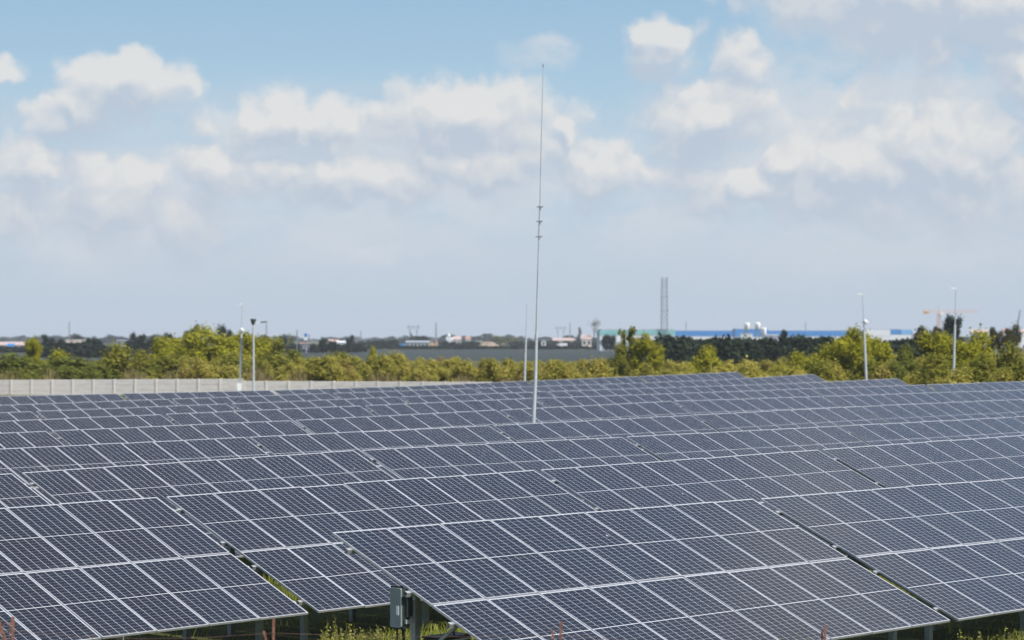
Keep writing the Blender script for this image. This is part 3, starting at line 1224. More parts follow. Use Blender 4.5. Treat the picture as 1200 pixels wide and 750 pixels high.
G1 = 'shrubs and young trees behind the field'
NEAR_PLANTS = [
    ('young_tree', 'slender yellow-green young tree standing above the low hedge at far left', 'tree', 38, 397, 33, 262, 'tree', 0, 'leaf_bright'),
    ('shrub', 'low bright green shrub right of the slender young tree at far left', 'shrub', 66, 408, 56, 254, 'bush', 1, 'leaf_bright'),
    ('shrub', 'large round olive bush with a dark hollow side behind the concrete wall', 'shrub', 132, 400, 76, 250, 'bush', 0, 'leaf_olive'),
    ('shrub', 'wide dull green shrub at the left edge behind the wall', 'shrub', 12, 413, 118, 246, 'bush', 2, 'leaf_mid'),
    ('shrub', 'long low mid-green shrub just over the wall, left of the round olive bush', 'shrub', 82, 416, 130, 243, 'bush', 3, 'leaf_mid'),
    ('shrub', 'small olive shrub leaning on the right side of the round olive bush', 'shrub', 166, 409, 52, 254, 'bush', 4, 'leaf_olive'),
    ('tree', 'yellow-green tree on the left flank of the tallest bright tree', 'tree', 190, 396, 56, 276, 'tree', 1, 'leaf_bright'),
    ('tree', 'tallest bright yellow-green tree, left of the street lamps', 'tree', 241, 384, 86, 284, 'tree', 2, 'leaf_bright'),
    ('tree', 'bright tree squeezed between the tallest bright tree and its left neighbour', 'tree', 213, 394, 60, 281, 'round', 0, 'leaf_bright'),
    ('tree', 'yellowish tree right behind the two street lamps', 'tree', 287, 391, 74, 287, 'tree', 0, 'leaf_bright'),
    ('tree', 'olive tree just right of the street lamp with the cup-shaped head', 'tree', 318, 396, 46, 300, 'round', 1, 'leaf_olive'),
    ('shrub', 'greyish olive shrub in front of the yellowish tree behind the street lamps', 'shrub', 270, 413, 80, 258, 'bush', 2, 'leaf_olive'),
    ('shrub', 'mid-green shrub under the tallest bright tree, behind the wall', 'shrub', 205, 415, 104, 252, 'bush', 1, 'leaf_olive'),
    ('shrub', 'bushy green shrub below the blue roadside sign', 'shrub', 343, 408, 52, 285, 'bush', 3, 'leaf_mid'),
    ('shrub', 'dark based shrub above the lower stretch of wall, right of the lamps', 'shrub', 322, 412, 84, 250, 'bush', 0, 'leaf_olive'),
    ('shrub', 'broad olive shrub left of centre below the orange excavator by the white shed', 'shrub', 396, 411, 80, 268, 'bush', 4, 'leaf_olive'),
    ('shrub', 'small bright shrub tip poking up left of the long blue-grey shed', 'shrub', 436, 404, 22, 285, 'bush', 1, 'leaf_bright'),
    ('shrub', 'reddish olive shrub right of the small bright shrub tip', 'shrub', 462, 411, 56, 272, 'bush', 0, 'scrub'),
    ('willow', 'tall spire-shaped yellow-green tree in front of the teal shed', 'tree', 740, 380, 26, 242, 'column', 0, 'leaf_olive'),
    ('willow', 'thin shorter spire tree on the left of the tall spire-shaped tree', 'tree', 730, 386, 20, 243, 'column', 1, 'leaf_olive'),
    ('willow', 'round yellow-green tree on the right of the tall spire-shaped tree', 'tree', 756, 392, 40, 238, 'tree', 1, 'leaf_bright'),
    ('shrub', 'olive shrub at the left foot of the spire-shaped trees', 'shrub', 727, 399, 32, 241, 'bush', 3, 'leaf_olive'),
    ('shrub', 'lone rounded yellow-green bush before the dark wood, right of the spires', 'shrub', 830, 403, 52, 232, 'bush', 1, 'leaf_bright'),
    ('tree', 'round green tree behind the lamp pole with the white camera', 'tree', 1000, 386, 66, 212, 'tree', 1, 'leaf_bright'),
    ('tree', 'yellow-green tree right of the lamp pole with the white camera', 'tree', 1028, 395, 44, 214, 'round', 2, 'leaf_bright'),
    ('shrub', 'bright bush sloping down left of the tree behind the camera pole', 'shrub', 968, 402, 52, 218, 'bush', 4, 'leaf_bright'),
    ('shrub', 'low yellow bush farthest left of the right-hand thicket', 'shrub', 935, 411, 56, 222, 'bush', 2, 'leaf_bright'),
    ('shrub', 'greyish green bush between the two right-hand lamp poles', 'shrub', 1062, 402, 48, 200, 'bush', 1, 'leaf_mid'),
    ('tree', 'bright yellow-green tree crown left of the far right lamp pole', 'tree', 1101, 390, 62, 196, 'tree', 0, 'leaf_bright'),
    ('tree', 'yellow-green tree crown right of the far right lamp pole', 'tree', 1135, 390, 78, 194, 'tree', 2, 'leaf_bright'),
    ('shrub', 'olive bush at the right edge of the picture, topmost of the thicket there', 'shrub', 1188, 398, 56, 186, 'bush', 0, 'leaf_olive'),
    ('shrub', 'big dark hollow olive bush at the foot of the far right lamp pole', 'shrub', 1096, 411, 76, 176, 'bush', 3, 'leaf_olive'),
    ('shrub', 'full olive bush right of the foot of the far right lamp pole', 'shrub', 1152, 412, 74, 174, 'bush', 2, 'leaf_olive'),
    ('shrub', 'low olive bush in the lower right corner of the thicket', 'shrub', 1196, 418, 60, 170, 'bush', 4, 'leaf_olive'),
    ('shrub', 'dull olive bush at the foot of the camera pole', 'shrub', 1012, 416, 66, 186, 'bush', 1, 'leaf_olive'),
    ('shrub', 'dull olive bush left of the foot of the camera pole', 'shrub', 968, 420, 58, 190, 'bush', 0, 'leaf_olive'),
    ('shrub', 'pale green bush in the dip right of the camera pole', 'shrub', 1050, 422, 50, 184, 'bush', 2, 'leaf_mid'),
]
for k, a in enumerate(NEAR_PLANTS):
    plant(*a[:10], group=G1)

G2 = 'dark trees beyond the crop field'
FAR_TREES = [
    ('dark_tree', 'ragged dark tree between the young tree and the pale block at left', 'tree', 53, 392, 10, 760, 'tree', 0, 'leaf_dark'),
    ('dark_tree', 'rounded dark tree left of the pale block', 'tree', 66, 397, 22, 750, 'round', 0, 'leaf_dark'),
    ('dark_tree', 'small dark tree right over the roof of the pale block', 'tree', 90, 394, 13, 1180, 'round', 1, 'leaf_dark'),
    ('dark_tree', 'dark tree touching the right side of the pale block', 'tree', 103, 396, 15, 760, 'tree', 1, 'leaf_dark'),
    ('dark_tree', 'dark tree half hidden by the large round olive bush', 'tree', 113, 396, 14, 770, 'round', 2, 'leaf_dark'),
    ('dark_tree', 'big square-crowned dark tree right of the blue-grey house', 'tree', 161, 391, 24, 740, 'round', 0, 'leaf_dark'),
    ('dark_tree', 'pointed dark tree at the right of the square-crowned dark tree', 'tree', 177, 395, 15, 740, 'tree', 2, 'leaf_dark'),
    ('dark_tree', 'low dark treetop just left of the tallest bright tree', 'tree', 197, 391, 15, 800, 'round', 1, 'leaf_dark'),
    ('dark_tree', 'dark round treetop over the left shoulder of the tallest bright tree', 'tree', 222, 385, 15, 700, 'round', 2, 'leaf_dark'),
    ('dark_tree', 'thin dark treetop rising behind the tallest bright tree', 'tree', 231, 380, 10, 700, 'tree', 0, 'leaf_dark'),
    ('dark_tree', 'dark round treetop between the tallest bright tree and the floodlight pole', 'tree', 262, 382, 20, 690, 'round', 0, 'leaf_dark'),
    ('dark_tree', 'dark blue-green tree left of the roadside sign', 'tree', 332, 395, 11, 900, 'round', 1, 'leaf_dark'),
    ('dark_tree', 'paler second tree left of the roadside sign', 'tree', 341, 394, 9, 1300, 'round', 0, 'leaf_mid'),
    ('dark_tree', 'dark tree right of the roadside sign', 'tree', 379, 396, 14, 900, 'round', 2, 'leaf_dark'),
    ('dark_tree', 'lower dark tree before the pink roofs', 'tree', 390, 400, 12, 900, 'round', 1, 'leaf_dark'),
    ('dark_tree', 'dark tree right of the white shed and its excavator', 'tree', 412, 393, 14, 1000, 'tree', 1, 'leaf_dark'),
    ('dark_tree', 'dark tree clump left of the long blue-grey shed', 'tree', 446, 399, 20, 1450, 'round', 0, 'leaf_dark'),
    ('dark_tree', 'dark low tree beside the blue container', 'tree', 462, 398, 14, 1450, 'round', 2, 'leaf_dark'),
    ('dark_tree', 'small dark conifer under the portal pylon', 'tree', 482, 390, 5, 1700, 'column', 0, 'leaf_dark'),
    ('dark_tree', 'low green treetops behind the long blue-grey shed', 'tree', 494, 394, 22, 1720, 'round', 1, 'leaf_dark'),
    ('dark_tree', 'dark bush left of the earth heap', 'tree', 527, 400, 16, 1450, 'round', 0, 'leaf_dark'),
    ('dark_tree', 'second dark bush touching the earth heap', 'tree', 557, 400, 12, 1450, 'round', 2, 'leaf_dark'),
    ('dark_tree', 'pale green tree behind the earth heap', 'tree', 582, 394, 16, 1900, 'round', 1, 'leaf_mid'),
    ('dark_tree', 'pale green tree left of the thin central pole', 'tree', 599, 395, 22, 1900, 'round', 0, 'leaf_mid'),
    ('dark_tree', 'sparse small tree left of the pinkish gabled house', 'tree', 679, 384, 8, 1700, 'column', 2, 'leaf_grey'),
    ('dark_tree', 'round dark tree standing alone behind the far right lamp pole', 'tree', 1118, 371, 26, 480, 'round', 1, 'leaf_dark'),
    ('dark_tree', 'dark treetops right of the white hall and the blue hall', 'tree', 1081, 383, 16, 480, 'round', 1, 'leaf_dark'),
    ('dark_tree', 'flat dark treetop under the crane', 'tree', 1099, 382, 14, 480, 'round', 2, 'leaf_dark'),
    ('dark_tree', 'brownish thicket tree below the crane', 'tree', 1086, 389, 40, 300, 'round', 1, 'leaf_brown'),
    ('dark_tree', 'brownish dark tree near the right edge, left of the leaning boom', 'tree', 1164, 384, 22, 330, 'tree', 1, 'leaf_brown'),
    ('dark_tree', 'brownish dark tree under the leaning boom', 'tree', 1185, 381, 28, 330, 'tree', 2, 'leaf_brown'),
    ('dark_tree', 'small dark tree in front of the blue works, right of the white tanks', 'tree', 919, 387, 14, 520, 'tree', 0, 'leaf_dark'),
    ('dark_tree', 'dark shrub tree at the left corner of the teal shed', 'tree', 715, 393, 22, 1000, 'round', 1, 'leaf_dark'),
]
for a in FAR_TREES:
    plant(*a[:10], group=G2)


def bare_tree():
    d = 1500
    x = px_x(696, d)
    h = at(696, 373, d)[2]
    t = thing('bare_tree', 'tall leafless grey tree left of the teal shed', 'tree', (x, d, 0))
    rng = random.Random(5)
    m = MB()
    tips = []

    def grow(p, dr, ln, r, depth):
        q = p + dr * ln
        m.tube([p, p.lerp(q, .5) + Vector((rng.uniform(-.1, .1), rng.uniform(-.1, .1), 0)) * ln, q], [r, r * .8, r * .6], 5)
        if depth == 0:
            tips.append(q)
            return
        for _ in range(3):
            nd = (dr + Vector((rng.uniform(-.75, .75), rng.uniform(-.75, .75), rng.uniform(-.05, .5)))).normalized()
            grow(q, nd, ln * rng.uniform(.55, .8), r * .58, depth - 1)
    grow(Vector((0, 0, 0)), Vector((.03, 0, 1)), h * .30, h * .022, 4)
    top = max(v[2] for v in m.v)
    k = h / top
    m.v = [(a * k * .85, b * k * .85, c * k) for a, b, c in m.v]
    part('trunk', m, M['leaf_grey'], t)
    c = np.array([[p.x * k * .85, p.y * k * .85, p.z * k] for p in tips])
    c = np.repeat(c, 5, 0) + RNG.normal(size=(len(c) * 5, 3)) * .35
    obj('crown', quads_mesh('crown', c, RNG.uniform(.15, .4, len(c)), M['leaf_grey']), t)


bare_tree()


# ------------------------------------------------------------------ scrub that reads as one mass
PROF_X = [-60, 0, 60, 110, 200, 300, 350, 420, 480, 520, 560, 600, 660, 700, 760, 800, 850, 900, 950, 1000, 1060, 1120, 1260]
PROF_Y = [419, 419, 421, 422, 415, 409, 410, 409, 413, 416.5, 415, 418, 419, 417, 420, 421, 421, 418, 413, 412, 412, 406, 404]


def scatter_leaves(spots, n_leaf, rng, kinds=('bush',)):
    """spots: x, y, ground z, width, height"""
    out = []
    for x, y, g, w, h in spots:
        i = int(rng.integers(0, 5))
        q = PROTO['bush', i][0]
        q = q[rng.choice(len(q), min(n_leaf, len(q)), replace=False)]
        k = math.sqrt(len(PROTO['bush', i][0]) / n_leaf)
        c = q.mean(1, keepdims=True)
        q = c + (q - c) * k * .95
        a = rng.uniform(0, 2 * math.pi)
        ca, sa = math.cos(a), math.sin(a)
        X = (q[..., 0] * ca - q[..., 1] * sa) * w + x
        Y = (q[..., 0] * sa + q[..., 1] * ca) * w + y
        Z = q[..., 2] * h + g
        out.append(np.stack([X, Y, Z], -1))
    return np.concatenate(out)


def near_limit(x):
    return np.interp(x, [0, 280, 560, 640, 860, 960, 1060, 1100, 1200], [236, 229, 223, 206, 182, 172, 166, 158, 155])


def make_scrub():
    rng = np.random.default_rng(3)
    left, mid = [], []
    for _ in range(430):
        x = rng.uniform(-50, 1250)
        d0 = float(near_limit(x))
        d = d0 + (rng.random() ** 1.25) * (345 - d0)
        wx = px_x(x, d)
        g = gz(wx, d) - .05
        ztop = at(x, float(np.interp(x, PROF_X, PROF_Y)) + abs(rng.normal()) * 5 + 1, d)[2]
        h = min(ztop - g, rng.uniform(1.3, 3.6))
        if h < .4:
            continue
        w = rng.uniform(2.6, 5.2) * (.7 + .3 * h / 3)
        # leftmost part greener
        (left if x < 180 + rng.normal() * 60 else mid).append((wx, d, g, w, h * 1.05))
    vs = scatter_leaves(left, 3800, rng)
    tag(obj('scrub', raw_quads('green_scrub', vs.reshape(-1, 3), M['leaf_mid'])), 'low green scrub filling in behind the concrete wall at left', 'scrub', kind='stuff')
    vs = scatter_leaves(mid, 3800, rng)
    tag(obj('scrub', raw_quads('olive_scrub', vs.reshape(-1, 3), M['scrub'])), 'olive and reddish scrub spreading behind the far rows of panels', 'scrub', kind='stuff')


make_scrub()


def make_dry_grass():
    """tall straw-coloured grass along the back of the wall and behind the last rows"""
    rng = np.random.default_rng(9)
    n = 26000
    x = rng.uniform(-40, 1240, n)
    keep = (rng.random(n) < np.where(x < 480, np.clip(.25 + .8 * np.sin(x * .045) + .3 * np.sin(x * .021 + 1), 0, 1), 1))
    x = x[keep]
    n = len(x)
    d = near_limit(x) - 3 + rng.random(n) ** 1.5 * 26
    wx = px_x(x, d)
    g = ground_z(wx, d)
    h = rng.uniform(.35, 1.0, n) * (1 + .5 * np.sin(x * .13)) * np.where(x < 480, 1.6, 1.0)
    w = rng.uniform(.03, .09, n)
    a = rng.uniform(0, math.pi, n)
    lx, ly = rng.normal(size=n) * .18 * h, rng.normal(size=n) * .18 * h
    dx, dy = np.cos(a) * w, np.sin(a) * w
    z0 = g - .03
    vs = np.stack([np.stack([wx - dx, d - dy, z0], -1), np.stack([wx + dx, d + dy, z0], -1),
                   np.stack([wx + dx * .3 + lx, d + dy * .3 + ly, g + h], -1), np.stack([wx - dx * .3 + lx, d - dy * .3 + ly, g + h], -1)], 1)
    tag(obj('dry_grass', raw_quads('dry_grass', vs.reshape(-1, 3), M['dry'])), 'tall straw-coloured grass between the field and the scrub', 'grass', kind='stuff')


make_dry_grass()


def make_far_wood():
    rng = np.random.default_rng(21)
    sp = []
    for _ in range(170):
        x = rng.uniform(768, 1085)
        d = rng.uniform(440, 560)
        top = np.interp(x, [768, 780, 800, 815, 850, 880, 905, 920, 960, 1000, 1040, 1085], [394, 391, 393, 393.5, 393, 396, 395, 390, 394, 396, 397, 395]) + abs(rng.normal()) * 3.0
        h = at(x, top, d)[2]
        sp.append((px_x(x, d), d, 0, rng.uniform(5, 9), h * 1.04))
    vs = scatter_leaves(sp, 420, rng)
    tag(obj('far_wood', raw_quads('far_wood', vs.reshape(-1, 3), M['leaf_dark'])), 'dark belt of woodland below the long blue works', 'wood', kind='stuff')
    # dark hedges along the far edge of the crop field and at left
    sp = []
    for x0, x1, d0, d1, t0, t1, n in ((44, 122, 745, 800, 400, 405, 60), (150, 212, 745, 800, 399, 405, 46), (322, 420, 1000, 1080, 401.5, 405, 46), (-60, 205, 1300, 1380, 405.2, 408, 120), (296, 770, 1320, 1380, 404.6, 405.6, 210), (600, 735, 1600, 1700, 398.5, 400.5, 70), (418, 470, 1450, 1500, 398, 402, 24), (-50, 34, 1000, 1050, 405.5, 407, 30), (520, 560, 1600, 1650, 399, 402, 20)):
        for _ in range(n):
            x, d = rng.uniform(x0, x1), rng.uniform(d0, d1)
            h = max(1.0, at(x, rng.uniform(t0, t1), d)[2])
            sp.append((px_x(x, d), d, 0, rng.uniform(7, 12), h))
    vs = scatter_leaves(sp, 200, rng)
    tag(obj('far_hedge', raw_quads('far_hedge', vs.reshape(-1, 3), M['leaf_dark'])), 'dark hedges along the far edge of the blue-green crop field', 'hedge', kind='stuff')
    # hazy tree cover of the plain near the horizon
    sp = []
    for _ in range(420):
        x, d = rng.uniform(-80, 1280), rng.uniform(2600, 6500)
        sp.append((px_x(x, d), d, 0, rng.uniform(18, 40), rng.uniform(6, 12)))
    vs = scatter_leaves(sp, 120, rng)
    tag(obj('distant_woods', raw_quads('distant_woods', vs.reshape(-1, 3), M['leaf_dark'])), 'thin line of hazy distant woods along the horizon', 'wood', kind='stuff')


make_far_wood()


# ------------------------------------------------------------------ grass and weeds under and between the nearest tables
def make_grass():
    rng = np.random.default_rng(5)
    n = 130000
    X = rng.uniform(-17, 16, n)
    Y = rng.uniform(31, 66, n)
    D_ = X * N[0] + Y * N[1]
    under = np.zeros(n, bool)
    for dr in ROW_D[:4]:
        under |= (D_ > dr - 3.5) & (D_ < dr + .4)          # hardly anything grows right under the tables
    keep = (np.abs(X) < Y * .205 + 1.0) & (~under | (RNG.random(n) < .12))
    X, Y = X[keep], Y[keep]
    n = len(X)
    pat = np.sin(X * .9 + 1.3 * np.sin(Y * .5)) * np.sin(Y * .8 + X * .35)
    h = rng.uniform(.08, .26, n) * (1 + .5 * pat)
    g = ground_z(X, Y)
    w = rng.uniform(.006, .018, n)
    a = rng.uniform(0, math.pi, n)
    lx, ly = rng.normal(size=n) * .45 * h, rng.normal(size=n) * .45 * h
    dx, dy = np.cos(a) * w, np.sin(a) * w
    z0 = g - .01
    vs = np.stack([np.stack([X - dx, Y - dy, z0], -1), np.stack([X + dx, Y + dy, z0], -1),
                   np.stack([X + dx * .25 + lx, Y + dy * .25 + ly, g + h], -1), np.stack([X - dx * .25 + lx, Y - dy * .25 + ly, g + h], -1)], 1)
    tag(obj('grass', raw_quads('grass', vs.reshape(-1, 3), M['grass'])), 'short grass between and under the nearest solar tables', 'grass', kind='stuff')


make_grass()


def weed_leaves(x, y, g, h, rng, leafy=1.0):
    """leaf quads and stem of one weed"""
    n = int((14 + 34 * h) * leafy)
    t = rng.random(n) ** .8
    lean = rng.normal(size=2) * .12
    cx = x + lean[0] * t * h
    cy = y + lean[1] * t * h
    sp = .02 + .16 * h * (1 - t) ** .6
    a = rng.uniform(0, 2 * math.pi, n)
    c = np.stack([cx + np.cos(a) * sp * rng.random(n), cy + np.sin(a) * sp * rng.random(n), g + h * (.06 + .94 * t)], -1)
    s = rng.uniform(.035, .085, n) * (1.15 - .6 * t)
    return c, s, [(x, y, g - .02), (x + lean[0] * h * .5, y + lean[1] * h * .5, g + h * .5), (x + lean[0] * h, y + lean[1] * h, g + h)]


def make_weeds():
    rng = np.random.default_rng(17)
    C_, S_ = [], []
    st_ = MB()
    # photo x range, distance range, height range, how many
    for x0, x1, d0, d1, h0, h1, n in ((376, 470, 41.2, 43.6, .4, .74, 120), (420, 468, 40.6, 42.5, .5, .80, 40), (488, 556, 39.8, 42.2, .3, .62, 90), (195, 372, 37.5, 41, .3, .62, 60),
                                      (1125, 1240, 38.6, 42, .45, .80, 110), (1150, 1240, 37.5, 40, .5, .95, 70), (1060, 1110, 39.5, 41.5, .4, .62, 8), (1112, 1130, 40, 41, .6, .78, 5), (960, 1060, 38, 41, .2, .5, 14), (-20, 200, 35, 38, .3, .6, 40)):
        for _ in range(n):
            x, d = rng.uniform(x0, x1), rng.uniform(d0, d1)
            h = rng.uniform(h0, h1)
            if rng.random() < .25:
                h *= 1.15
            wx = px_x(x, d)
            c, s, pts = weed_leaves(wx, d, gz(wx, d), h, rng)
            C_.append(c)
            S_.append(s)
            st_.tube(pts, [.006, .005, .002], 4)
    c = np.concatenate(C_)
    s = np.concatenate(S_)
    me = quads_mesh('weeds', c, s, M['weed'], .8)
    o = tag(obj('weeds', me), 'leafy yellow-green weeds growing along the lower edges of the nearest tables', 'weeds', kind='stuff')
    obj('stems', st_.mesh('stems', M['dry']), o)['kind'] = 'stuff'
    # a few tall weeds along the wire fence, out of focus
    for lab, x, y, n in (('tall pale flowering weed at the bottom edge, right of the middle, by the wire fence', 937, 739, 3), ('tall weed with a narrow yellow-green tip at the bottom edge, right half', 914, 743, 1), ('tall weed with a yellowish tip at the bottom edge near the left corner', 108, 745, 1), ('reddish dry weed at the lower left corner beside the fence post', 2, 724, 3)):
        p = at(x, y, 28.4)
        g = gz(p[0], p[1])
        t = thing('tall_weed', lab, 'weed', (p[0], p[1], g), 0, 'tall weeds by the fence')
        m = MB()
        cc, ss = [], []
        for k in range(n):
            hx = (k - (n - 1) / 2) * .09
            h = p[2] - g - abs(k - (n - 1) / 2) * .05
            m.tube([(0, 0, -.02), (hx * .4, .01, h * .6), (hx, .02, h)], [.009, .007, .003], 5)
            q = 60
            tt = rng.random(q) ** .7
            cc.append(np.stack([hx * tt + rng.normal(size=q) * .03, rng.normal(size=q) * .03, h * (.1 + .9 * tt)], -1))
            ss.append(rng.uniform(.015, .045, q))
        obj('stem', m.mesh('stem', M['dry']), t)
        obj('leaves', quads_mesh('leaves', np.concatenate(cc), np.concatenate(ss), M['rust' if 'reddish' in lab else ('dry' if 'pale' in lab else 'weed')]), t)


make_weeds()


# ------------------------------------------------------------------ things on the horizon
def zy(y, d):
    return at(600, y, d)[2]


def gable(mb, x0, x1, y0, y1, z0, z1, mi=0):
    """ridge along x"""
    ym = (y0 + y1) / 2
    mb._add([(x0, y0, z0), (x1, y0, z0), (x1, y1, z0), (x0, y1, z0), (x0, ym, z1), (x1, ym, z1)], [(0, 1, 5, 4), (2, 3, 4, 5), (0, 4, 3), (1, 2, 5), (0, 3, 2, 1)], mi)


def house(label, x0, x1, y_eave, y_ridge, d, wall, roof, cat='house', depth=None, windows=2, name='house', base=0.0, z_base_y=None, door=True):
    a, b = px_x(x0, d), px_x(x1, d)
    c = (a + b) / 2
    w = (b - a) / 2
    dp = depth or max(5.0, w * .9)
    ze, zr = zy(y_eave, d), zy(y_ridge, d)
    t = thing(name, label, cat, (c, d + dp / 2, 0))
    part('wall', MB().box(-w, w, -dp / 2, dp / 2, 0, ze), M[wall], t)
    r = MB()
    o = .35
    if zr - ze > .15:
        gable(r, -w - o, w + o, -dp / 2 - o, dp / 2 + o, ze + .01, zr)
    else:
        r.box(-w - .2, w + .2, -dp / 2 - .2, dp / 2 + .2, ze + .01, ze + .4)
    part('roof', r, M[roof], t)
    for i in range(windows):
        xx = -w + 2 * w * (i + .5) / windows
        ww = min(.7, w / windows * .5)
        m = MB().box(xx - ww, xx + ww, -dp / 2 - .06, -dp / 2 - .003, ze * .42, ze * .78)
        part('window', m, M['window_dark'], t)
    if door:
        part('door', MB().box(-.5 + w * .1, .5 + w * .1, -dp / 2 - .07, -dp / 2 - .003, 0, min(2.1, ze * .36)), M['bark'], t)
    return t


def hall(name, label, x0, x1, y_top, y_band, d, band, wall, depth=60, bays=8):
    """long industrial hall: coloured upper cladding, pale lower wall, bay strips and loading doors"""
    a, b = px_x(x0, d), px_x(x1, d)
    c, w = (a + b) / 2, (b - a) / 2
    zt, zb = zy(y_top, d), max(.5, zy(y_band, d))
    t = thing(name, label, 'industrial hall', (c, d + depth / 2, 0))
    part('lower_wall', MB().box(-w, w, -depth / 2, depth / 2, 0, zb), M[wall], t)
    part('upper_cladding', MB().box(-w - .15, w + .15, -depth / 2 - .15, depth / 2 + .15, zb + .003, zt), M[band], t)
    part('roof', MB().box(-w + .5, w - .5, -depth / 2 + .5, depth / 2 - .5, zt + .003, zt + .5), M['grey_wall'], t)
    for i in range(bays):
        x = -w + 2 * w * (i + .5) / bays
        part('loading_door', MB().box(x - 2, x + 2, -depth / 2 - .08, -depth / 2 - .003, 0, min(4.2, zb - .3)), M['grey_wall'], t)
    return t


def lattice(mb, x, y, z0, z1, w0, w1, n, r):
    for k in range(n + 1):
        pass
    cs = ((-1, -1), (1, -1), (1, 1), (-1, 1))

    def P(k, c):
        f = k / n
        w = w0 + (w1 - w0) * f
        return (x + c[0] * w / 2, y + c[1] * w / 2, z0 + (z1 - z0) * f)
    for c in cs:
        mb.bar(P(0, c), P(n, c), r * 2)
    for k in range(n):
        for i in range(4):
            mb.bar(P(k, cs[i]), P(k + 1, cs[(i + 1) % 4]), r * 1.7)
            mb.bar(P(k + 1, cs[i]), P(k + 1, cs[(i + 1) % 4]), r)


def antenna_tower():
    d = 1150
    x = px_x(778.5, d)
    zt = zy(324, d)
    t = thing('antenna_tower', 'tall grey lattice mobile phone tower above the teal shed', 'tower', (x, d, 0))
    m = MB()
    lattice(m, 0, 0, 0, zt - 1, 3.0, 2.4, 16, .11)
    part('lattice', m, M['far_steel'], t)
    for s in (-1.1, 1.1):
        part('antenna', MB().box(s - .42, s + .42, -1.5, -1.2, zt - 4.6, zt - .2, 0, .1), M['grey_wall'], t)
        part('antenna', MB().box(s - .3, s + .3, 1.2, 1.5, zt - 4.2, zt - .4, 0, .1), M['grey_wall'], t)
    part('platform', MB().box(-1.7, 1.7, -1.7, 1.7, zy(348, d), zy(348, d) + .2), M['far_steel'], t)
    part('platform', MB().box(-1.5, 1.9, -1.5, 1.5, zy(364, d), zy(364, d) + .2), M['far_steel'], t)


antenna_tower()


def pylon(label, x, y_top, w_px, d):
    X = px_x(x, d)
    t = thing('power_pylon', label, 'pylon', (X, d, 0), 0, 'portal power pylons')
    h = zy(y_top, d)
    w = w_px / FOC * d
    m = MB()
    for s in (-1, 1):
        m.bar((s * w * .16, 0, 0), (s * w * .34, 0, h * .98), .5)
        m.bar((s * w * .30, 0, h * .6), (s * w * .1, 0, h * .97), .3)
    part('legs', m, M['far_steel'], t)
    c = MB().box(-w / 2, w / 2, -.4, .4, h * .975, h)
    for s in (-1, 1):
        c.bar((s * w * .34, 0, h), (s * w * .40, 0, h * 1.09), .3)
    part('cross_arm', c, M['far_steel'], t)
    for s in (-.45, 0, .45):
        part('insulator', MB().tube([(w * s, 0, h * .97), (w * s, 0, h * .90)], .22, 6), M['far_steel'], t)


pylon('portal power pylon with its V-shaped legs above the long blue-grey shed', 484.5, 382.5, 15, 1800)
pylon('faint portal power pylon between the central mast and the bare tree', 657, 383.5, 13, 2400)


def thin_mast(label, x, y_top, d, r=.3, name='chimney', cat='chimney', m='far_steel'):
    X = px_x(x, d)
    h = zy(y_top, d)
    t = thing(name, label, cat, (X, d, 0), 0, 'thin masts on the horizon')
    part('shaft', MB().tube([(0, 0, 0), (0, 0, h * .5), (0, 0, h)], [r * 1.3, r, r * .8], 8), M[m], t, True)
    part('base', MB().box(-r * 2.5, r * 2.5, -r * 2.5, r * 2.5, -.1, 1.0), M['grey_wall'], t)


thin_mast('thin dark mast over the pale block at far left', 81.3, 377, 1100, .22, 'radio_mast', 'mast')
thin_mast('thin chimney right of the portal pylon, above the orange excavator', 511, 378, 1900, .5)
thin_mast('faint chimney just left of the bare grey tree', 668, 378, 2300, .45)
thin_mast('thin mast above the blue works, left of the white tanks', 804, 377, 2300, .4, 'radio_mast', 'mast')
thin_mast('thin mast above the blue works, right of the white tanks', 944, 377, 2300, .4, 'radio_mast', 'mast')
thin_mast('faint mast behind the yellowish tree by the street lamps', 312.3, 378, 1500, .35, 'radio_mast', 'mast')
thin_mast('short mast between the far right lamp pole and the right edge', 1149, 378, 1500, .3, 'radio_mast', 'mast')
thin_mast('faint mast far left of the portal pylon', 423, 388, 1900, .4, 'radio_mast', 'mast')


def crane():
    d = 1250
    x = px_x(1100.2, d)
    t = thing('tower_crane', 'orange-red tower crane beyond the thicket at right', 'crane', (x, d, 0))
    h = zy(366.5, d)
    m = MB()
    lattice(m, 0, 0, 0, h, 1.3, 1.3, 14, .12)
    part('mast', m, M['crane'], t)
    a, b = px_x(1083, d) - x, px_x(1146, d) - x
    j = MB()
    for z in (h + .2, h + 1.3):
        j.bar((a, 0, z - .2), (b, 0, z + (0 if z > h + 1 else .1)), .32 if z < h + 1 else .22)
    n = 24
    for k in range(n):
        x0, x1 = a + (b - a) * k / n, a + (b - a) * (k + 1) / n
        j.bar((x0, 0, h + .2 if k % 2 else h + 1.3), (x1, 0, h + 1.3 if k % 2 else h + .2), .14)
    part('jib', j, M['crane'], t)
    part('counterweight', MB().box(a - .3, a + 2.2, -.7, .7, h - .5, h + .9, 0, .1), M['orange'], t)
    part('top', MB().bar((0, 0, h), (0, 0, zy(358, d)), .3), M['crane'], t)
    part('cab', MB().box(.6, 2.2, -1.2, -.2, h - 1.6, h - .1, 0, .1), M['white_wall'], t)


crane()


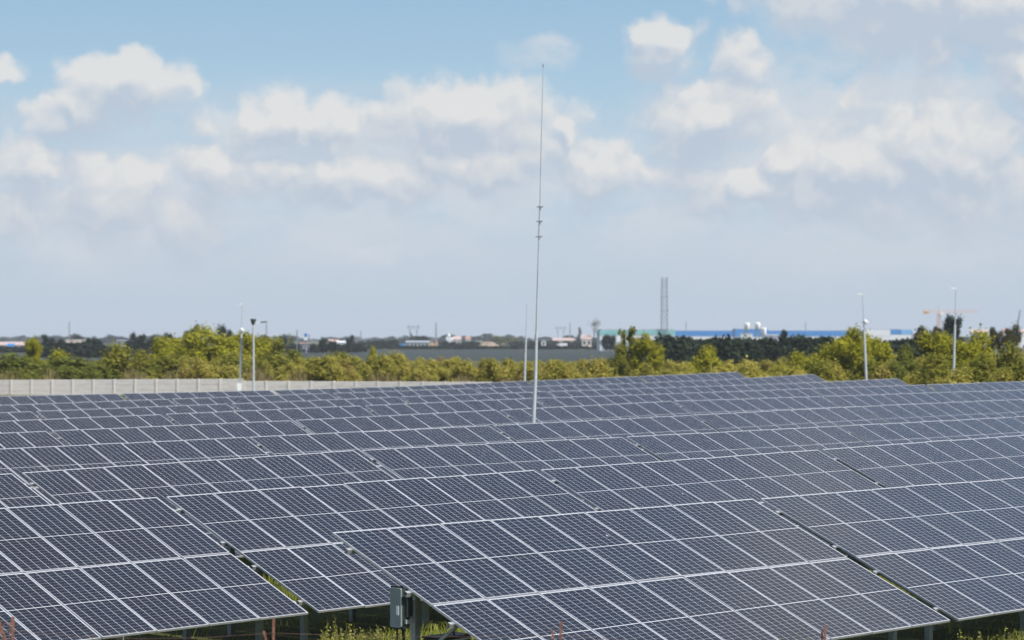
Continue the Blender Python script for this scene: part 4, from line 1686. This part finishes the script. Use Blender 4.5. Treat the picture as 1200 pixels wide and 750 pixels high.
def boom():
    d = 620
    p, q = at(1187, 398, d), at(1195.5, 363, d)
    t = thing('crane_boom', 'slanting dark boom leaning up to the right near the right edge', 'crane boom', (p[0], d, 0))
    part('boom', MB().tube([(0, 0, 1.5), (q[0] - p[0], 0, q[2])], [.26, .13], 8), M['far_steel'], t)
    part('base', MB().box(-1.6, 1.6, -1.2, 1.2, 0, 1.7, 0, .2), M['grey_wall'], t)
    part('cab', MB().box(-1.3, 0, -1.25, -.1, 1.703, 2.9, 0, .15), M['window_dark'], t)


boom()

hall('teal_shed', 'long teal sheet metal shed behind the spire-shaped trees', 703, 791, 387, 392.5, 1150, 'teal_sheet', 'white_wall', 40, 6)
hall('blue_works', 'very long low factory with a blue band along its top', 791, 1012, 387.8, 394.0, 2100, 'blue_sheet', 'white_wall', 80, 12)
hall('blue_works', 'taller blue block of the factory under the white tanks', 862, 900, 385.8, 394.5, 2060, 'blue_sheet', 'white_wall', 30, 3)
hall('white_hall', 'white hall just right of the camera pole', 1009, 1043.5, 386.5, 394, 2100, 'white_wall', 'white_wall', 70, 3)
hall('blue_hall', 'short hall with a deep blue front joined to the white hall', 1043.5, 1056, 386.3, 392, 2100, 'blue_sheet', 'white_wall', 70, 1)
hall('pale_blue_hall', 'pale blue hall at the right end of the factory', 1056, 1069, 386.8, 392, 2100, 'pale_blue', 'white_wall', 70, 1)


def tank(label, x, y0, y1, w, d):
    X = px_x(x, d)
    r = w / FOC * d / 2
    zt, zb = zy(y0, d), zy(y1, d)
    t = thing('storage_tank', label, 'tank', (X, d, 0), 0, 'white tanks at the blue works')
    part('vessel', MB().tube([(0, 0, zb), (0, 0, zb + .5), (0, 0, zt - r * .22), (0, 0, zt - r * .08), (0, 0, zt)], [r * .7, r, r, r * .92, r * .6], 16), M['tank'], t, True)
    lg = MB()
    for i in range(4):
        a = math.pi / 4 + i * math.pi / 2
        part('leg', MB().tube([(r * .75 * math.cos(a), r * .75 * math.sin(a), 0), (r * .75 * math.cos(a), r * .75 * math.sin(a), zb + .4)], .3, 8), M['far_steel'], t)
    part('ladder', MB().box(-.3, .3, -r - .25, -r - .05, zb, zt - r * .4), M['far_steel'], t)


tank('left one of the three white tanks at the blue works', 875.3, 378.3, 386.5, 6.4, 2000)
tank('middle one of the three white tanks at the blue works', 887.8, 378.0, 386.0, 6.6, 2000)
tank('right and lowest of the three white tanks at the blue works', 895.2, 384.0, 394.0, 6.0, 1990)

house('low white loading building in front of the blue works under the left white tank', 868, 882, 391.5, 390.8, 1950, 'white_wall', 'grey_wall', 'shed', windows=2, name='shed')
house('low grey shed before the blue works, right of the white tanks', 897, 912, 393, 391.8, 1950, 'grey_wall', 'grey_wall', 'shed', windows=2, name='shed')
house('small white shed in front of the pale blue hall', 1053.5, 1062.5, 399, 397.5, 900, 'white_wall', 'grey_wall', 'shed', windows=1, name='shed')
house('long low building with a pale pink roof at the left edge', -20, 31, 404.5, 400.5, 1320, 'beige', 'pink_roof', 'building', 14, 6, name='long_building')
house('small building with a bright blue gable before the pink roofed building', 8.5, 14.5, 405.5, 402.6, 1200, 'white_wall', 'blue_sheet', 'building', windows=1, name='building')
house('blue-grey house half hidden by the round olive bush', 137, 148, 399.5, 398.5, 1000, 'grey_wall', 'grey_wall', 'house', windows=2)
house('white sheds beside the pink roofs, above the excavator at left', 394, 405.5, 401.5, 399.4, 1500, 'white_wall', 'white_wall', 'shed', windows=2, name='shed')
house('left one of the small pink roofed houses behind the dark tree', 384.5, 390, 400, 397.6, 1700, 'cream', 'pink_roof', 'house')
house('right one of the small pink roofed houses behind the dark tree', 391, 396.5, 400, 397.8, 1720, 'cream', 'red_roof', 'house')
house('pale shed left of the small bright shrub tip', 421, 431, 402.5, 400.5, 1500, 'white_wall', 'grey_wall', 'shed', windows=2, name='shed')
house('long blue-grey shed under the portal pylon', 476, 502.5, 401.2, 399.2, 1480, 'grey_wall', 'grey_wall', 'shed', 12, 6, name='long_shed')
house('red roofed house beside the white church', 531, 540, 397.8, 394.3, 1900, 'cream', 'pink_roof', 'house')
house('small house with an orange roof right of the church', 546, 551, 398, 394, 2000, 'white_wall', 'red_roof', 'house')
house('small pale building right of the central mast', 634.5, 639.5, 398.8, 398.4, 1500, 'white_wall', 'grey_wall', 'building', windows=1, name='building')
house('low house with a pinkish roof behind the faint pylon', 648, 662, 399, 396.2, 1900, 'cream', 'pink_roof', 'house', windows=3)
house('gabled house with a pinkish roof left of the bare tree', 682, 693, 397.5, 392.5, 1500, 'cream', 'pink_roof', 'house', windows=2)
house('low house with pink roof, left of the gabled house by the bare tree', 661, 676, 399, 396, 1700, 'cream', 'pink_roof', 'house', windows=3)
house('pale pink house behind the thicket at the far right', 1139, 1158, 390, 386, 1400, 'cream', 'pink_roof', 'house', windows=3)
house('pale house with orange roof at the right edge under the boom', 1176, 1184, 389, 385, 1400, 'cream', 'red_roof', 'house', windows=2)
house('white house at the very right edge behind the thicket', 1192, 1206, 389, 386, 1400, 'white_wall', 'pink_roof', 'house', windows=2)


def pale_block():
    d = 1020
    a, b = px_x(77, d), px_x(97.2, d)
    x = (a + b) / 2
    w = (b - a) / 2
    t = thing('pale_block', 'pale beige block with a reddish strip beside the dark trees at left', 'building', (x, d, 0))
    zb, zt = zy(408.3, d), zy(397.8, d)
    sp = px_x(83.4, d) - x
    part('ground_floor', MB().box(-w + .2, w - .2, .2, 6, 0, zb), M['grey_wall'], t)
    part('wall', MB().box(-w, sp - .35, 0, 6.2, zb + .003, zt), M['beige'], t)
    part('wall', MB().box(sp + .35, w, 0, 6.2, zb + .003, zt), M['beige'], t)
    part('strip', MB().box(sp - .347, sp + .347, .1, 6.0, zb + .003, zt), M['red_roof'], t)
    part('roof', MB().box(-w - .1, w + .1, -.1, 6.3, zt + .003, zt + .15), M['grey_wall'], t)
    part('door', MB().box(-1.2, 1.2, .12, .197, 0, zb - .3), M['window_dark'], t)


pale_block()


def church():
    d = 1950
    x = px_x(527, d)
    t = thing('church', 'small white church with a pointed steeple', 'church', (x, d, 0))
    z = lambda y: zy(y, d)
    w = 4.5 / FOC * d
    part('nave', MB().box(-w * .9, w * 1.15, 0, 14, 0, z(398)), M['white_wall'], t)
    r = MB()
    gable(r, -w * 1.0, w * 1.25, -.5, 14.5, z(398) + .01, z(395.6))
    part('roof', r, M['white_wall'], t)
    s = -.6
    part('tower', MB().box(s - 1.5, s + 1.5, -2.5, -.52, 0, z(394)), M['white_wall'], t)
    part('steeple', MB().tube([(s, -1.5, z(394) + .003), (s, -1.5, z(392)), (s, -1.5, z(389.8))], [1.6, .9, .08], 8), M['white_wall'], t)
    for k in range(2):
        part('window', MB().box(w * .2 + k * 2.2, w * .2 + k * 2.2 + .8, -.06, -.003, 1.5, z(398) * .7), M['window_dark'], t)


church()


def excavator(label, x0, x1, y_top, d, flip=1):
    a, b = px_x(x0, d), px_x(x1, d)
    x = (a + b) / 2
    w = (b - a) / 2
    h = zy(y_top, d)
    t = thing('excavator', label, 'excavator', (x, d, 0), 0, 'orange excavators')
    part('tracks', MB().box(-w * .8, w * .8, -1.3, 1.3, 0, .9, 0, .3), M['window_dark'], t)
    part('body', MB().box(-w * .8, w * .35, -1.3, 1.3, .903, h * .62, 0, .2), M['orange'], t)
    part('cab', MB().box(w * .05, w * .5, -1.2, .2, h * .62 + .003, h * .92, 0, .15), M['window_dark'], t)
    m = MB()
    m.bar((w * .45, .3, h * .5), (w * .8, .3, h), .6)
    m.bar((w * .8, .3, h), (w * 1.05, .3, h * .35), .5)
    part('arm', m, M['orange'], t)
    part('bucket', MB().prism_y([(w * .95, h * .38), (w * 1.12, h * .30), (w * 1.0, h * .12), (w * .85, h * .16)], -.2, .8), M['window_dark'], t)


excavator('orange excavator in front of the white shed at left', 400, 410.5, 404.3, 1150)
excavator('orange excavator at the right end of the long blue-grey shed', 503, 512.5, 398.8, 1460)


def white_truck():
    d = 1480
    a, b = px_x(652, d), px_x(664.5, d)
    x, w = (a + b) / 2, (b - a) / 2
    h = zy(402.3, d)
    t = thing('white_truck', 'white box truck parked along the dark hedge right of the mast', 'truck', (x, d, 0))
    part('box', MB().box(-w * .55, w, -1.2, 1.2, .8, h, 0, .08), M['white_wall'], t)
    part('cab', MB().box(-w, -w * .57, -1.15, 1.15, .7, h * .8, 0, .15), M['white_wall'], t)
    part('windscreen', MB().box(-w - .02, -w * .7, -1.17, 1.17, h * .5, h * .72), M['window_dark'], t)
    for xx in (-.75, .35, .75):
        part('wheel', MB().tube([(w * xx, -1.25, .5), (w * xx, -.9, .5)], .5, 14), M['black'], t)


white_truck()


def container():
    d = 1470
    a, b = px_x(464, d), px_x(474.5, d)
    x, w = (a + b) / 2, (b - a) / 2
    t = thing('blue_container', 'dark blue container left of the long blue-grey shed', 'container', (x, d, 0))
    h = zy(402.8, d)
    part('box', MB().box(-w, w, -1.3, 1.3, .15, h), M['blue_sheet'], t)
    m = MB()
    for k in range(14):
        xx = -w + (k + .5) * 2 * w / 14
        m.box(xx - .09, xx + .09, -1.36, -1.303, .3, h - .2)
    part('ribs', m, M['blue_sheet'], t)
    part('door', MB().box(w + .003, w + .07, -1.2, 1.2, .3, h - .15), M['grey_wall'], t)


container()


def road_sign():
    d = 1000
    x = px_x(358.3, d)
    t = thing('roadside_sign', 'blue roadside sign on a tall pole left of centre', 'sign', (x, d, 0))
    z = lambda y: zy(y, d)
    part('pole', MB().tube([(0, 0, 0), (0, 0, z(391))], .16, 8), M['far_steel'], t)
    part('sign_panel', MB().box(-.55, .55, -.35, -.17, z(394.6), z(390.6), 0, .08), M['blue_sheet'], t)
    part('lower_panel', MB().box(-.75, .75, -.33, -.17, z(399), z(395.6), 0, .05), M['white_wall'], t)
    p = thing('floodlight_mast', 'dark mast just left of the blue roadside sign', 'mast', (px_x(348, d), d, 0), 0, 'masts by the roadside sign')
    part('shaft', MB().tube([(0, 0, 0), (0, 0, z(388.2))], .2, 8), M['far_steel'], p)
    part('head', MB().box(-.35, .35, -.3, .3, z(388.2), z(387.2)), M['far_steel'], p)
    p = thing('floodlight_mast', 'thin mast just right of the blue roadside sign', 'mast', (px_x(362.3, d), d, 0), 0, 'masts by the roadside sign')
    part('shaft', MB().tube([(0, 0, 0), (0, 0, z(393.0))], .16, 8), M['far_steel'], p)
    part('head', MB().box(-.3, .3, -.3, .3, z(393.0), z(392.2)), M['far_steel'], p)
    house('small dull kiosk below the blue roadside sign', 352, 360, 402.8, 401.6, 1010, 'grey_wall', 'red_roof', 'kiosk', windows=2, name='kiosk')


road_sign()


def heap():
    d = 1560
    x = px_x(572, d)
    m = MB()
    rng = np.random.default_rng(2)
    w, h = 17 / FOC * d, zy(400.3, d)
    n, q = 26, 8
    vs = [(0, 0, h)]
    for r in range(1, q + 1):
        for k in range(n):
            a = 2 * math.pi * k / n
            f = r / q
            vs.append((math.cos(a) * w * f * (1 + .08 * rng.normal()), math.sin(a) * w * .5 * f, max(-.1, h * (1 - f ** 1.6) * (1 + .06 * rng.normal()))))
    fs = [(0, 1 + k, 1 + (k + 1) % n) for k in range(n)]
    for r in range(q - 1):
        for k in range(n):
            o = 1 + r * n
            fs.append((o + k, o + n + k, o + n + (k + 1) % n, o + (k + 1) % n))
    m._add(vs, fs)
    o = obj('earth_heap', m.mesh('earth_heap', M['soil']), None, (x, d, 0))
    tag(o, 'long low heap of brown earth right of the church', 'earth heap')


heap()


# ------------------------------------------------------------------ air
def make_haze():
    m = bpy.data.materials.new('haze')
    m.use_nodes = True
    T = NT(m.node_tree)
    for nd in list(T.n):
        T.n.remove(nd)
    out = T.add('ShaderNodeOutputMaterial')
    v = T.add('ShaderNodeVolumePrincipled')
    v.inputs['Color'].default_value = (.82, .88, .95, 1)
    v.inputs['Density'].default_value = HAZE
    T.l.new(v.outputs[0], out.inputs['Volume'])
    mb = MB().box(-9600, 9600, -9600, 9600, -1.5, 70)
    tag(obj('haze', mb.mesh('haze', m)), kind='stuff')


HAZE = 1.0e-4
make_haze()
